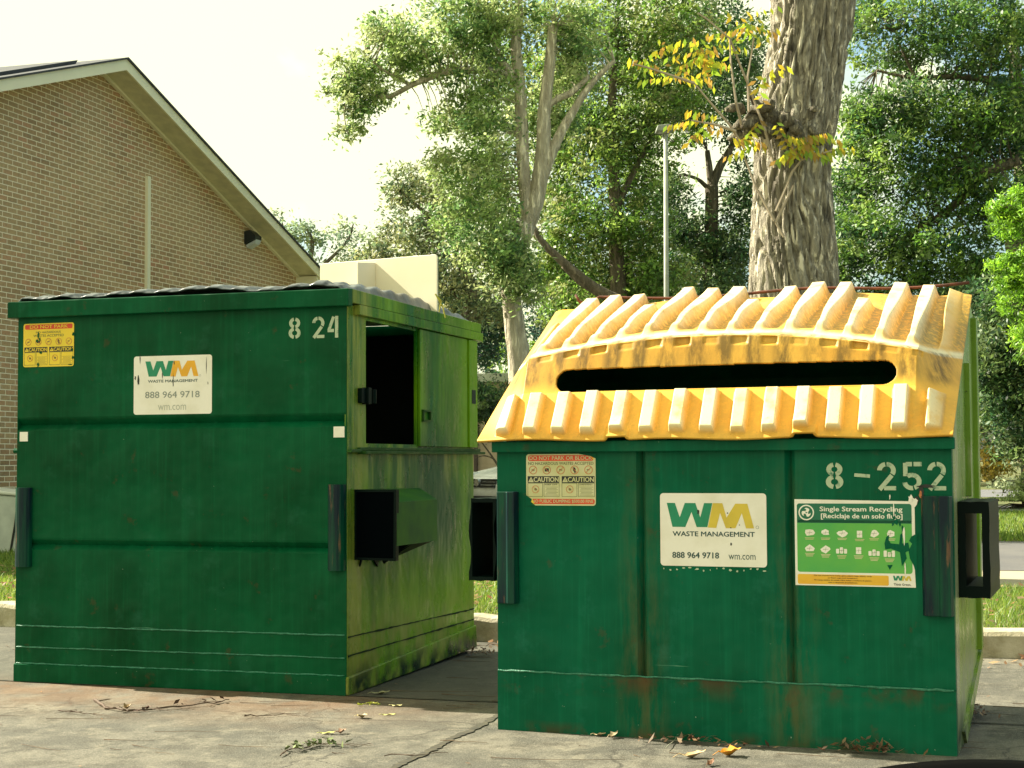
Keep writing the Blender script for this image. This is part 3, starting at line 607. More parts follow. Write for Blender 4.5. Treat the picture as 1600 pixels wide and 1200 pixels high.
rd = MB(); pts = [(-1.78, .9, 1.885), (-1.76, .9, 1.85), (-1.73, .93, 1.845)]+[(x, .955, 1.868+.012*math.sin(x*6)-.012*math.exp(-((x+.95)/.25)**2)) for x in np.linspace(-1.68, .0, 16)]
rd.tube(pts, .007, 6); rd.build('hinge_rod', RUST, D2, smooth=True)


# =================================================================== ground
EA = -.31
def gsheet(name, x0, x1, y0, y1, z, mat, nx=1, ny=1, kind='structure'):
    xs, ys = np.linspace(x0, x1, nx+1), np.linspace(y0, y1, ny+1); m = MB()
    m.add([(x, y, z) for y in ys for x in xs], [(j*(nx+1)+i, j*(nx+1)+i+1, (j+1)*(nx+1)+i+1, (j+1)*(nx+1)+i) for j in range(ny) for i in range(nx)])
    o = m.build(name, mat); o.rotation_euler.z = EA; return tag(o, kind=kind)
def E2(x, y, z=0): return Vector((x*math.cos(EA)-y*math.sin(EA), x*math.sin(EA)+y*math.cos(EA), z))
def concmat():
    m, n, b = newmat('concrete_slab'); v = coords(n); o = sep(n, v)
    col = mixc(n, noise(n, v, .9, 6, .6, .35, .65), (.175, .16, .12), (.095, .093, .075))
    col = mixc(n, mul(n, noise(n, v, 70, 3, .6, .45, .7), .5), col, (.29, .27, .21)); col = mixc(n, mul(n, noise(n, v, 45, 4, .7, .56, .66), .55), col, (.13, .12, .10))
    va = coords(n, scale=(2.6, 2.0, 1))
    col = mixc(n, mul(n, noise(n, va, 1.3, 8, .7, .42, .57), .8), col, (.062, .062, .05)); col = mixc(n, mul(n, noise(n, coords(n, scale=(3.2, 2.2, 1)), 2.1, 9, .78, .50, .60), .75), col, (.06, .055, .04)); col = mixc(n, mul(n, noise(n, v, 4.6, 9, .8, .54, .62), .5), col, (.27, .245, .18))
    vo = N(n, 'ShaderNodeTexVoronoi', feature='DISTANCE_TO_EDGE'); vo.inputs['Scale'].default_value = .9; nd = N(n, 'ShaderNodeTexNoise'); nd.inputs['Scale'].default_value = 3; nd.inputs['Detail'].default_value = 6; L(n, v, nd.inputs['Vector']); va_ = N(n, 'ShaderNodeVectorMath', operation='MULTIPLY_ADD'); L(n, nd.outputs['Color'], va_.inputs[0]); va_.inputs[1].default_value = (.5, .5, 0); L(n, v, va_.inputs[2]); L(n, va_.outputs[0], vo.inputs['Vector'])
    col = mixc(n, mul(n, mr_(n, vo.outputs['Distance'], .010, .003), .75), col, (.04, .038, .03))
    col = mixc(n, mul(n, noise(n, v, 240, 2, .6, .52, .66), .5), col, (.05, .045, .035)); col = mixc(n, mul(n, noise(n, v, 190, 2, .6, .58, .66), .5), col, (.45, .42, .34))
    mk = mul(n, mul(n, mr_(n, o[1], 5.9, 6.7), mr_(n, o[1], 7.3, 6.9)), mr_(n, o[0], -2.1, -3.0))
    col = mixc(n, mul(n, mul(n, noise(n, va, 1.1, 8, .7, .36, .56), mk), .5), col, (.19, .095, .04))
    sl = mul(n, mr_(n, o[1], 6.94, 6.96), mr_(n, o[0], -.9, -1.6)); col = mixc(n, mul(n, sl, .62), col, (.07, .07, .055))  # shadow between the bins darkened into the slab colour
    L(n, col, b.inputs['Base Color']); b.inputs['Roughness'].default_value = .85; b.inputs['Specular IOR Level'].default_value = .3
    bump(n, b, noise(n, v, 90, 4, .7), .5, .006); return m
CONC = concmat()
GRS = simple('lawn_soil', (.07, .11, .018), .9, c2=(.12, .10, .035), sc=1.6, bmp=.6, bsc=30)
gsheet('ground', -600, 600, -300, 600, -.03, simple('soil', (.12, .11, .06), .95))
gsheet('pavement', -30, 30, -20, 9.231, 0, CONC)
gsheet('lawn', -600, 600, 9.37, 600, .135, GRS)
def roadmat(name, c, c2): return simple(name, c, .9, c2=c2, sc=1.2, bmp=.4, bsc=60)
gsheet('path', -5.6, 60, 12.55, 14.35, .140, roadmat('sandy_path', (.42, .35, .24), (.33, .29, .2)))
gsheet('road', -5.6, 120, 14.35, 19.4, .144, roadmat('asphalt', (.10, .098, .10), (.13, .125, .12)))
gsheet('parking_lot', -9, 3.5, 22, 34, .141, roadmat('old_asphalt', (.09, .09, .09), (.12, .12, .11)))
gsheet('dirt_bank', 2, 160, 36, 41, .141, roadmat('dirt', (.35, .2, .12), (.25, .16, .1)))
gsheet('road', -40, 200, 42, 52, .141, roadmat('grey_street', (.15, .15, .16), (.12, .12, .13)))
kb = MB(); n = 160; 
KM = simple('kerb_concrete', (.50, .45, .33), .9, c2=(.32, .28, .17), sc=5, bmp=.6, bsc=50, lo=.4, hi=.6)
pr = [(9.232, -.02), (9.232, .125), (9.245, .148), (9.27, .155), (9.37, .158), (9.372, -.02)]
xs = np.arange(-20, 20.1, .1); vs_ = []
for x in xs:
    j = .004*math.sin(x*13)+.003*math.sin(x*37)
    vs_ += [(x, y+(j if k < 3 else 0), z+(j if 0 < k < 5 else 0)) for k, (y, z) in enumerate(pr)]
np_ = len(pr); fs = [(i*np_+k, (i+1)*np_+k, (i+1)*np_+k+1, i*np_+k+1) for i in range(len(xs)-1) for k in range(np_-1)]
kb.add(vs_, fs); o = kb.build('kerb', KM); o.rotation_euler.z = EA; tag(o, kind='structure')
JM = simple('joint_tar', (.03, .03, .022), .9, c2=(.08, .07, .04), sc=40)
def joint(p0, p1, w, seed):
    r = random.Random(seed); n = 60; A_, B_ = [], []; n = 140
    for i in range(n+1):
        t = i/n; x = p0[0]+(p1[0]-p0[0])*t; y = p0[1]+(p1[1]-p0[1])*t; a = w*r.uniform(.35, 1); c = w*r.uniform(.35, 1)
        wob = .006*math.sin(t*40+seed)
        if abs(p1[0]-p0[0]) > abs(p1[1]-p0[1]): A_.append((x, y-a+wob, .004)); B_.append((x, y+c+wob, .004))
        else: A_.append((x-a+wob, y, .004)); B_.append((x+c+wob, y, .004))
    m = MB(); m.add(A_+B_, [(i, i+1, n+2+i, n+1+i) for i in range(n)]); o = m.build('pavement_joint', JM); o.rotation_euler.z = EA; tag(o, kind='structure')
joint((-2.17, 3.5), (-2.17, 6.93), .024, 1); joint((-7, 6.945), (4, 6.945), .020, 2); joint((1.6, 3.5), (1.6, 6.93), .014, 3)
# grass blades
def leafmat(name, rough=.5, trans=.35, gain=1.0):
    m, n, b = newmat(name); at = N(n, 'ShaderNodeAttribute', attribute_name='tint'); L(n, at.outputs['Color'], b.inputs['Base Color']); b.inputs['Roughness'].default_value = rough; b.inputs['Specular IOR Level'].default_value = .5
    t = N(n, 'ShaderNodeBsdfTranslucent'); hs = N(n, 'ShaderNodeHueSaturation'); hs.inputs['Value'].default_value = 1.6; hs.inputs['Hue'].default_value = .485; L(n, at.outputs['Color'], hs.inputs['Color']); L(n, hs.outputs[0], t.inputs[0])
    mx = N(n, 'ShaderNodeMixShader'); mx.inputs[0].default_value = trans; L(n, b.outputs[0], mx.inputs[1]); L(n, t.outputs[0], mx.inputs[2])
    L(n, mx.outputs[0], n.nodes['Material Output'].inputs[0]); return m
LEAF = leafmat('leaf'); GRASS = leafmat('grass_blade', .5, .4)
def blades(name, n, x0, x1, y0, y1, h, w, cols, mask=None):
    x = RNG.uniform(x0, x1, n); y = RNG.uniform(y0, y1, n); 
    if mask: k = mask(x, y); x, y = x[k], y[k]; n = len(x)
    a = RNG.uniform(0, 2*np.pi, n); hh = h*RNG.uniform(.5, 1.3, n); ww = w*RNG.uniform(.6, 1.3, n); lean = RNG.normal(0, .45, (n, 2))*hh[:, None]
    z = np.full(n, .13)
    A_ = np.stack([x-np.cos(a)*ww, y-np.sin(a)*ww, z], -1); B_ = np.stack([x+np.cos(a)*ww, y+np.sin(a)*ww, z], -1); C_ = np.stack([x+lean[:, 0], y+lean[:, 1], z+hh], -1)
    v = np.stack([A_, B_, C_], 1).reshape(-1, 3); q = np.arange(3*n).reshape(n, 3)
    c = np.array(cols)[RNG.integers(0, len(cols), n)]*RNG.uniform(.7, 1.3, (n, 1)); c = np.repeat(c, 3, 0)
    o = npmesh(name, v, q, GRASS, colors=c); o.rotation_euler.z = EA; return tag(o, kind='stuff')
GC = [(.10, .20, .02), (.16, .26, .03), (.22, .28, .05), (.08, .15, .02)]
blades('grass', 90000, -9, 7, 9.38, 12.5, .06, .004, GC)
blades('grass', 50000, -12, -5.7, 12.5, 19, .07, .006, GC)
blades('grass', 60000, -2, 14, 19.4, 30, .09, .012, GC)
# loose leaves on the grass and in the gutter
def scatter(name, n, x0, x1, y0, y1, z, s, cols, mask=None, tilt=.5):
    x = RNG.uniform(x0, x1, n); y = RNG.uniform(y0, y1, n)
    if mask: k = mask(x, y); x, y = x[k], y[k]; n = len(x)
    a = RNG.uniform(0, 2*np.pi, n); ss = s*RNG.uniform(.5, 1.3, n); t = RNG.normal(0, tilt, (n, 2))
    d = np.stack([np.cos(a), np.sin(a), t[:, 0]*.6], -1)*ss[:, None]; e = np.stack([-np.sin(a), np.cos(a), t[:, 1]*.6], -1)*ss[:, None]*.45
    c0 = np.stack([x, y, z+ss*.35*np.abs(t).max(1)+.006], -1)
    v = np.stack([c0-d, c0-e+d*.1, c0+d, c0+e+d*.1], 1).reshape(-1, 3); v[:, 2] = np.maximum(v[:, 2], z+.005); q = np.arange(4*n).reshape(n, 4)
    c = np.array(cols)[RNG.integers(0, len(cols), n)]*RNG.uniform(.6, 1.3, (n, 1))
    o = npmesh(name, v, q, LEAF, colors=np.repeat(c, 4, 0)); o.rotation_euler.z = EA; return tag(o, kind='stuff')
BR = [(.30, .17, .08), (.20, .10, .05), (.42, .28, .15), (.34, .22, .14)]
scatter('leaf_litter', 3000, -9, 7, 9.4, 12.6, .16, .03, BR)
scatter('leaf_litter', 700, -4, 4, 8.75, 9.22, .0, .035, BR, mask=lambda x, y: RNG.random(len(x)) < (y-8.6)/.6)
scatter('leaf_litter', 260, -6.5, 3, 4.0, 9.2, .0, .010, BR+[(.08, .05, .03)], tilt=.2)
# twigs scattered on the slab: far too many to count
tw = MB()
for k in range(260):
    x, y = random.uniform(-6.5, 1.6), random.uniform(4.2, 6.9) if k < 130 else random.uniform(6.9, 9.1); a = random.gauss(0, .35); l = random.uniform(.03, .22) if random.random() < .8 else random.uniform(.2, .5); pts = []
    c = random.uniform(-1, 1)
    for i in range(5): t = i/4; pts.append((x+math.cos(a)*l*t-math.sin(a)*c*l*.25*t*(1-t), y+math.sin(a)*l*t+math.cos(a)*c*l*.25*t*(1-t), .004+random.uniform(0, .003)))
    tw.tube(pts, [random.uniform(.0009, .0022)*(1-.6*i/4) for i in range(5)], 4)
o = tw.build('twig_litter', simple('dry_twig', (.07, .045, .025), .8, c2=(.14, .09, .05), sc=9)); o.rotation_euler.z = EA; tag(o, kind='stuff')
# single leaves and twigs one can point to
def leafobj(u, v, L_, w, c, label, rot=0, curl=.3, cat='leaf', c2=None, z=0):
    p = G(u, v, z+.004); n = 9; vs_ = []; r = random.Random(u)
    for i in range(n):
        t = i/(n-1); hw = w*math.sin(math.pi*min(.97, max(.04, t)))**.8*(1+.25*math.sin(t*17+u))
        zc = curl*L_*abs(t-.4)**1.3
        for s in (-1, -.5, 0, .5, 1): vs_.append((L_*(t-.5), s*hw, zc+abs(s)*hw*curl*1.1+.003*math.sin(t*9+s*3)))
    fs = [(i*5+k, i*5+k+1, (i+1)*5+k+1, (i+1)*5+k) for i in range(n-1) for k in range(4)]
    m = MB().add(vs_, fs); m.tube([(-L_*.5, 0, .002+curl*L_*.3), (-L_*.75, 0, .003)], .0012, 4)
    zmin = min(q[2] for q in m.v); m.v = [(a, b_, c_-zmin+.002) for a, b_, c_ in m.v]
    o = m.build('fallen_leaf', simple('leaf_%d' % u, c, .6, c2=c2 or tuple(x*.6 for x in c), sc=30), smooth=True, loc=(p.x, p.y, z)); o.rotation_euler.z = rot
    return tag(o, label, cat, 'fallen leaves on the pavement')
leafobj(595, 1084, .085, .018, (.38, .36, .2), 'grey tan fallen leaf at the near bottom corner of the 8 24 dumpster', .1)
leafobj(566, 1121, .055, .02, (.50, .40, .2), 'pale tan curled leaf just below the yellow catkin on the pavement', -.5, .5)
leafobj(608, 1117, .06, .006, (.6, .55, .2), 'narrow pale yellow leaf right of the tan curled leaf on the pavement', .1, .1)
leafobj(620, 1103, .05, .01, (.55, .5, .22), 'small straw coloured leaf right of the yellow catkin', -.2, .2)
leafobj(512, 1146, .06, .012, (.5, .5, .15), 'yellow green leaf touching a pinkish leaf on the pavement', .1, .2)
leafobj(533, 1145, .045, .017, (.42, .26, .17), 'pinkish brown curled leaf beside a yellow green leaf', .6, .6)
leafobj(230, 1107, .04, .014, (.12, .06, .03), 'tiny dark brown leaf lying left of the long twig end on the pavement', .3, .5)
leafobj(199, 1107, .045, .02, (.28, .18, .07), 'brown pointed leaf standing on the long twig by the 8 24 dumpster', 1.2, .7)
leafobj(1140, 1180, .085, .034, (.72, .34, .02), 'bright orange curled leaf in front of the recycling dumpster', .1, .6, c2=(.6, .22, .02))
leafobj(1082, 1183, .10, .022, (.60, .48, .27), 'long pale tan leaf left of the orange leaf', .15, .5, c2=(.5, .3, .12))
leafobj(937, 1149, .05, .012, (.5, .38, .22), 'small tan leaf against the bottom edge of the recycling dumpster', -.2, .4)
leafobj(958, 1152, .06, .016, (.52, .42, .26), 'two toned tan leaf upright against the recycling dumpster base', .9, .7)
leafobj(1043, 1150, .035, .012, (.4, .22, .12), 'reddish brown leaf near the weed stems below the W M sticker', 1.4, .7)
leafobj(1110, 1195, .06, .012, (.25, .12, .06), 'dark red brown leaf below and between the pale and orange leaves', 1.1, .6)
cat_ = MB(); r = random.Random(5); p = G(580, 1103)
for k in range(90):
    t = r.random(); x = (t-.5)*.085; rr_ = .011*math.sin(math.pi*min(.96, max(.06, t))); a = r.uniform(0, math.pi); q = Vector((x, rr_*math.cos(a), .004+rr_*math.sin(a)*.8))
    cat_.add([q+Vector((r.uniform(-.006, .006), r.uniform(-.006, .006), r.uniform(0, .008))) for _ in range(3)], [(0, 1, 2)])
cat_.tube([(-.04, 0, .006), (-.055, 0, .008), (-.062, .002, .01)], [.003, .005, .006], 6)
o = cat_.build('catkin', simple('catkin_yellow', (.55, .55, .05), .7, c2=(.35, .38, .03), sc=60), loc=(p.x, p.y, 0)); tag(o, 'fuzzy yellow green catkin lying on the pavement by the dumpster corner', 'catkin')
def twig(pts, r0, label, rr=(.10, .06, .035), leaves=0, lc=(.15, .16, .07)):
    m = MB(); w = [G(u, v, .008) for u, v in pts]; o0 = w[0]
    fine = []
    for i in range(len(w)-1):
        for k in range(4): t = k/4; fine.append(w[i].lerp(w[i+1], t)-o0+Vector((0, random.uniform(-.004, .004), random.uniform(-.002, .006))))
    fine.append(w[-1]-o0); n = len(fine); m.tube(fine, [r0*(1-.75*i/n)*random.uniform(.8, 1.2) for i in range(n)], 6)
    for k in range(5):
        a = fine[random.randint(1, n-2)]; m.tube([a, a+Vector((random.uniform(-.05, .05), random.uniform(-.04, .04), .004)), a+Vector((random.uniform(-.1, .1), random.uniform(-.07, .07), .002))], [r0*.4, r0*.3, r0*.15], 4)
    o = m.build('twig', simple('twig_%d' % pts[0][0], rr, .8), loc=o0)
    if leaves:
        lm = MB()
        for k in range(leaves):
            c = fine[random.randint(n//5, n-3)]+Vector((random.uniform(-.02, .02), random.uniform(-.03, .03), random.uniform(.0, .025))); s = random.uniform(.008, .022)
            d = Vector((random.uniform(-1, 1), random.uniform(-1, 1), random.uniform(-.3, .6))).normalized(); e = d.cross(Vector((random.random(), random.random(), 1))).normalized()
            lm.add([c-d*s, c+e*s*.5, c+d*s, c-e*s*.5], [(0, 1, 2, 3)])
        lm.build('withered_leaves', simple('withered_%d' % pts[0][0], lc, .7, c2=tuple(x*.5 for x in lc), sc=80), o)
    return tag(o, label, 'twig', 'twigs lying on the pavement')
twig([(148, 1093), (165, 1106), (200, 1111), (250, 1107), (290, 1104), (335, 1098), (358, 1093)], .0065, 'long bent dark twig with clinging brown leaves in front of the 8 24 dumpster', leaves=22, lc=(.10, .05, .03))
twig([(92, 1110), (125, 1115), (160, 1118)], .003, 'thin straight twig left of the long bent twig')
twig([(382, 1119), (420, 1118), (470, 1114)], .003, 'thin brown twig below the 24 digits on the pavement')
twig([(438, 1180), (450, 1172), (470, 1170), (492, 1163), (520, 1163), (580, 1165)], .0032, 'green leafy sprig with a long bare stem at the bottom edge', leaves=60, lc=(.22, .28, .10))
twig([(600, 1181), (640, 1180), (700, 1176)], .0022, 'straight thin twig at the bottom beside the slanting pavement joint')
twig([(1040, 1170), (1058, 1152), (1084, 1132)], .002, 'pale dry stem leaning on the recycling dumpster base', (.35, .35, .25))
# pile of dead leaves against the bin
def pile(u, v, n, rx, ry, h, label, name='leaf_pile'):
    p = G(u, v); r = np.random.default_rng(u); x = r.normal(0, rx, n); y = r.normal(0, ry, n); z = .006+h*np.exp(-(x/rx)**2/2)*r.random(n); a = r.uniform(0, 6.3, n); s = r.uniform(.008, .022, n); t = r.normal(0, .4, (n, 2))
    d = np.stack([np.cos(a), np.sin(a), t[:, 0]], -1)*s[:, None]; e = np.stack([-np.sin(a), np.cos(a), t[:, 1]], -1)*s[:, None]*.4; c = np.stack([x, y, z+s*.5], -1)
    vv = np.stack([c-d, c-e, c+d, c+e], 1).reshape(-1, 3); vv[:, 2] = np.maximum(vv[:, 2], .003)
    o = npmesh(name, vv, np.arange(4*n).reshape(n, 4), LEAF, colors=np.repeat(np.array(BR)[r.integers(0, 4, n)]*r.uniform(.3, .85, (n, 1)), 4, 0)); o.location = p; o.rotation_euler.z = -.36; return tag(o, label, 'leaf pile', kind='stuff')
pile(1352, 1178, 90, .075, .02, .045, 'pile of dead brown leaves against the bottom of the recycling dumpster')
pile(1085, 1163, 60, .14, .03, .012, 'thin drift of brown leaf bits below the W M sticker')
pile(745, 1026, 70, .06, .05, .05, 'clump of dark leaves at the far bottom corner of the 8 24 dumpster')
pile(1527, 1122, 40, .03, .05, .04, 'clump of dark leaves at the right side of the recycling dumpster')
# the dark window ledge of the car the picture is taken from
CD = empty('car_door', (.55, .56, 0), 0); tag(CD, 'black window ledge of the open-windowed car at the bottom right corner', 'car door')
a0, b0 = P(1240, 1240, .60), P(1720, 1203, .60)
dv = [(-.03, 0), (-.03, .008), (-.015, .014), (0, .016), (.02, .014), (.035, .006), (.04, -.03), (.045, -.55), (.02, -.6), (-.02, -.6), (-.03, -.03)]
m = MB(); n = 24; vs_ = []
for i in range(n+1):
    t = i/n; p = a0.lerp(b0, t)-Vector((.55, .56, .016)); p.z += .006*math.sin(math.pi*t)-.1*(max(0, .08-t)/.08)**2-.1*(max(0, t-.92)/.08)**2
    vs_ += [(p.x, p.y+dy, p.z+dz) for dy, dz in dv]
k_ = len(dv); m.add(vs_, [(i*k_+j, (i+1)*k_+j, (i+1)*k_+(j+1) % k_, i*k_+(j+1) % k_) for i in range(n) for j in range(k_)]+[tuple(range(k_)), tuple(range(n*k_, n*k_+k_))])
m.build('door_panel', simple('black_trim', (.001, .001, .001), .8, spec=.02), CD, smooth=True)

# =================================================================== brick building
PH = R(16.9)
BL = empty('brick_building', (-3.83, 28.0, 0), -(math.pi/2+PH)); tag(BL, 'brown brick building with a low gable, cream trim and a wall lamp', 'building')
def brickmat():
    m, n, b = newmat('brown_brick'); t = N(n, 'ShaderNodeTexCoord'); s = sep(n, t.outputs['Object']); cb = N(n, 'ShaderNodeCombineXYZ'); L(n, s[0], cb.inputs[0]); L(n, s[2], cb.inputs[1])
    bt = N(n, 'ShaderNodeTexBrick'); bt.inputs['Scale'].default_value = 1; bt.inputs['Brick Width'].default_value = .205; bt.inputs['Row Height'].default_value = .0677; bt.inputs['Mortar Size'].default_value = .0068; bt.inputs['Mortar Smooth'].default_value = .2
    bt.inputs['Color1'].default_value = (.0, .0, .0, 1); bt.inputs['Color2'].default_value = (1, 1, 1, 1); bt.inputs['Mortar'].default_value = (.5, .5, .5, 1); bt.inputs['Bias'].default_value = 0
    L(n, cb.outputs[0], bt.inputs['Vector'])
    ramp = N(n, 'ShaderNodeValToRGB'); e = ramp.color_ramp.elements; e[0].color = (.38, .215, .105, 1); e[1].color = (.48, .23, .12, 1)
    for p_, c_ in ((.25, (.42, .26, .12)), (.5, (.29, .185, .09)), (.75, (.47, .32, .16))): k = e.new(p_); k.color = (*c_, 1)
    L(n, bt.outputs['Color'], ramp.inputs[0]); v = coords(n)
    col = mixc(n, mul(n, noise(n, v, .55, 3, .5, .4, .62), .55), ramp.outputs[0], (.55, .38, .19)); col = mixc(n, mul(n, noise(n, v, 25, 4, .6, .45, .7), .3), col, (.07, .06, .03))
    col = mixc(n, bt.outputs['Fac'], col, (.86, .76, .53))
    L(n, col, b.inputs['Base Color']); b.inputs['Roughness'].default_value = .9; bb = N(n, 'ShaderNodeBump'); bb.invert = True; bb.inputs['Strength'].default_value = .7; bb.inputs['Distance'].default_value = .01; L(n, bt.outputs['Fac'], bb.inputs['Height']); L(n, bb.outputs[0], b.inputs['Normal']); return m
TRIM = simple('cream_trim', (.86, .82, .58), .6, c2=(.80, .76, .54), sc=2)
SOF = simple('soffit', (.72, .68, .44), .7); SHG = simple('roof_shingle', (.07, .075, .08), .9, c2=(.04, .045, .05), sc=12, bmp=.5)
SL = .329; EH, AX = 4.42, 6.5; AH = EH+SL*AX
m = MB(); m.prism([(0, 0), (13, 0), (13, EH), (AX, AH), (0, EH)], -14, 0, 'y'); m.build('wall', brickmat(), BL)
def rake(s):   # s=0 right slope (corner side), s=1 left slope
    x_e, x_r = (-.42, AX) if s == 0 else (13.42, AX)
    ze = EH-SL*.42
    sg = 1 if s == 0 else -1
    rf = MB(); rf.prism([(x_e, ze), (x_r, AH), (x_r, AH+.125), (x_e, ze+.125)], -14.4, .40, 'y'); rf.build('roof_slope', SOF, BL)
    f = MB(); f.prism([(x_e-sg*.003, ze-.02), (x_r, AH-.02), (x_r, AH+.13), (x_e-sg*.003, ze+.13)], .402, .43, 'y'); f.build('fascia', TRIM, BL)
    f = MB(); f.prism([(x_e, ze-.035), (x_r, AH-.035), (x_r, AH-.002), (x_e, ze-.002)], .005, .06, 'y'); f.build('frieze_trim', TRIM, BL)
    sh = MB(); sh.prism([(x_e-sg*.05, ze+.112), (x_r, AH+.131), (x_r, AH+.158), (x_e-sg*.05, ze+.139)], -14.5, .46, 'y'); sh.build('shingles', SHG, BL)
rake(0); rake(1)
m = MB(); m.prism([(-.43, EH-SL*.42-.03), (-.001, EH-SL*.42-.03), (-.001, EH-.02), (-.43, EH-SL*.42-.02)], .0, .40, 'y'); m.build('eave_return', TRIM, BL)
m = MB(); m.prism([(7.25, AH-SL*.75+.16), (13.2, AH-SL*6.7+.16), (13.2, AH-SL*6.7+.205), (7.2, AH-SL*.7+.205)], -6, .1, 'y'); m.build('upper_roof', SHG, BL)
m = MB(); m.box(5.16, 5.245, .001, .05, .1, 5.3); m.box(5.15, 5.17, .0015, .03, .1, 5.28); m.build('conduit_cover', TRIM, BL)
m = MB(); m.box(-.075, -.01, -.06, -.005, .1, 4.2); m.build('downspout', simple('white_pipe', (.6, .6, .55), .5), BL)
m = MB(); m.prism([(.0, 4.72), (.0, 4.93), (.10, 4.95), (.20, 4.86), (.20, 4.80)], 1.80, 2.04, 'x'); WL = m.build('wall_lamp', simple('bronze_lamp', (.012, .02, .022), .4), BL)
m = MB(); m.prism([(.015, 4.71), (.20, 4.795), (.17, 4.73), (.03, 4.66)], 1.81, 2.0, 'x'); m.build('lens', simple('frosted_lens', (.55, .6, .6), .3), WL)
# pale box on the lawn by the wall
UB = empty('utility_box', (-5.55, 17.4, .135), -.2); tag(UB, 'pale grey utility box on the lawn left of the 8 24 dumpster', 'utility box')
m = MB(); m.prism([(-.62, 0), (.30, 0), (.33, .62), (-.44, .68)], -.3, .3, 'y'); UM = simple('pale_grey_metal', (.50, .54, .46), .5); m.build('cabinet', UM, UB, bevel=.03)
m = MB(); m.prism([(-.47, .681), (.34, .621), (.35, .66), (-.46, .72)], -.33, .33, 'y'); m.build('top_cover', simple('pale_cover', (.66, .68, .58), .5), UB, bevel=.015)
m = MB(); m.tube([(.22, -.306, .02), (.28, -.31, .35), (.30, -.308, .6)], .012, 6); m.build('cable', BLK_P, UB)

# =================================================================== vegetation
def limbmesh(name, paths, mat, parent, seg=9, jit=.06):
    m = MB()
    for pts, rad in paths:
        pts = [Vector(p) for p in pts]; 
        # resample with Catmull-Rom
        f = []; fr = []; n = len(pts)
        rad = list(rad) if hasattr(rad, '__len__') else [rad]*n
        if len(rad) == 2 and n > 2: rad = [rad[0]+(rad[1]-rad[0])*i/(n-1) for i in range(n)]
        for i in range(n-1):
            p0, p1, p2, p3 = pts[max(i-1, 0)], pts[i], pts[i+1], pts[min(i+2, n-1)]
            for k in range(5):
                t = k/5; f.append(.5*((2*p1)+(p2-p0)*t+(2*p0-5*p1+4*p2-p3)*t*t+(3*p1-p0-3*p2+p3)*t**3)); fr.append(rad[i]+(rad[i+1]-rad[i])*t)
        f.append(pts[-1]); fr.append(rad[-1])
        m.tube(f, fr, seg, jit=jit)
    return m.build(name, mat, parent, smooth=True)
def foliage(name, blobs, leaf, cols, parent, nleaf=42, rc=(.22, .45), flat=.75, twigmat=None, skel=None, droop=0, spread=1., lw=.42, seed=0):
    r = np.random.default_rng(seed+len(blobs)*7+int(leaf*1e4)); Cs = []
    for (c, rad, n) in blobs:
        d = r.normal(size=(n, 3)); d /= np.linalg.norm(d, axis=1)[:, None]; q = r.random(n)**(1/2.0)
        Cs.append(np.array(c)[None]+d*q[:, None]*np.array(rad)[None])
    Cs = np.concatenate(Cs); nc = len(Cs); rr_ = r.uniform(*rc, nc); cc = np.array(cols)[r.integers(0, len(cols), nc)]*r.uniform(.75, 1.25, (nc, 1))
    n = nc*nleaf; ci = np.repeat(np.arange(nc), nleaf)
    off = r.normal(size=(n, 3))*np.array([1, 1, flat])*.5*spread; off[:, 2] -= droop*np.abs(off[:, 0])
    p = Cs[ci]+off*rr_[ci][:, None]
    p[:, 2] = np.maximum(p[:, 2], .18)
    u = r.normal(size=(n, 3))*.75+np.array([-.45, .05, .7]); u /= np.linalg.norm(u, axis=1)[:, None]; d = r.normal(size=(n, 3)); d -= (d*u).sum(1)[:, None]*u; d /= np.linalg.norm(d, axis=1)[:, None]; e = np.cross(d, u); e /= np.linalg.norm(e, axis=1)[:, None]+1e-9
    s = leaf*r.uniform(.45, 1.4, n)[:, None]
    v = np.stack([p-d*s*.5, p-e*s*lw*.5, p+d*s*.5, p+e*s*lw*.5], 1).reshape(-1, 3)
    col = cc[ci]*r.uniform(.45, 1.5, (n, 1)); 
    o = npmesh(name, v, np.arange(4*n).reshape(n, 4), LEAF, parent, colors=np.repeat(col, 4, 0))
    if twigmat is not None:
        sk = np.array([tuple(x) for x in skel]); m = MB()
        for c in Cs[::2]:
            dd = np.linalg.norm(sk-c, axis=1); j = dd.argmin()
            if dd[j] < .8:
                a, b_ = Vector(sk[j]), Vector(c); mid = a.lerp(b_, .5)+Vector((0, 0, .12*dd[j])); m.tube([a, mid, b_], [.012, .008, .003], 4)
        m.build('twigs', twigmat, parent)
    return o
def blob(u, v, Y, ru, rv, rd, n): k = Y/FPX; return (tuple(P(u, v, Y)), (ru*k, rd, rv*k), n)
def skelpts(paths): 
    out = []
    for pts, _ in paths:
        for a, b_ in zip(pts[:-1], pts[1:]): out += [Vector(a).lerp(Vector(b_), k/6) for k in range(7)]
    return out
def barkmat(name, a, c, sc=1.):
    m, n, b = newmat(name); v = coords(n, scale=(16*sc, 16*sc, 3.0*sc)); v2 = coords(n)
    h = noise(n, v, 1, 7, .65, .28, .58); col = mixc(n, h, c, a); col = mixc(n, mul(n, noise(n, v2, 2, 4, .6, .45, .7), .4), col, tuple((x+y)/2.5 for x, y in zip(a, c)))
    L(n, col, b.inputs['Base Color']); b.inputs['Roughness'].default_value = .9; bump(n, b, h, 1.0, .05); return m
BK1 = barkmat('pale_bark', (.80, .73, .54), (.40, .34, .23), 1.2); BK2 = barkmat('dark_bark', (.22, .18, .12), (.08, .07, .045)); BK3 = barkmat('oak_bark', (.66, .60, .46), (.07, .055, .04), 1.5)
OLIVE = [(.28, .38, .13), (.20, .32, .09), (.38, .45, .20), (.11, .22, .07)]
GREEN = [(.09, .20, .03), (.14, .27, .04), (.20, .31, .06), (.06, .13, .03)]
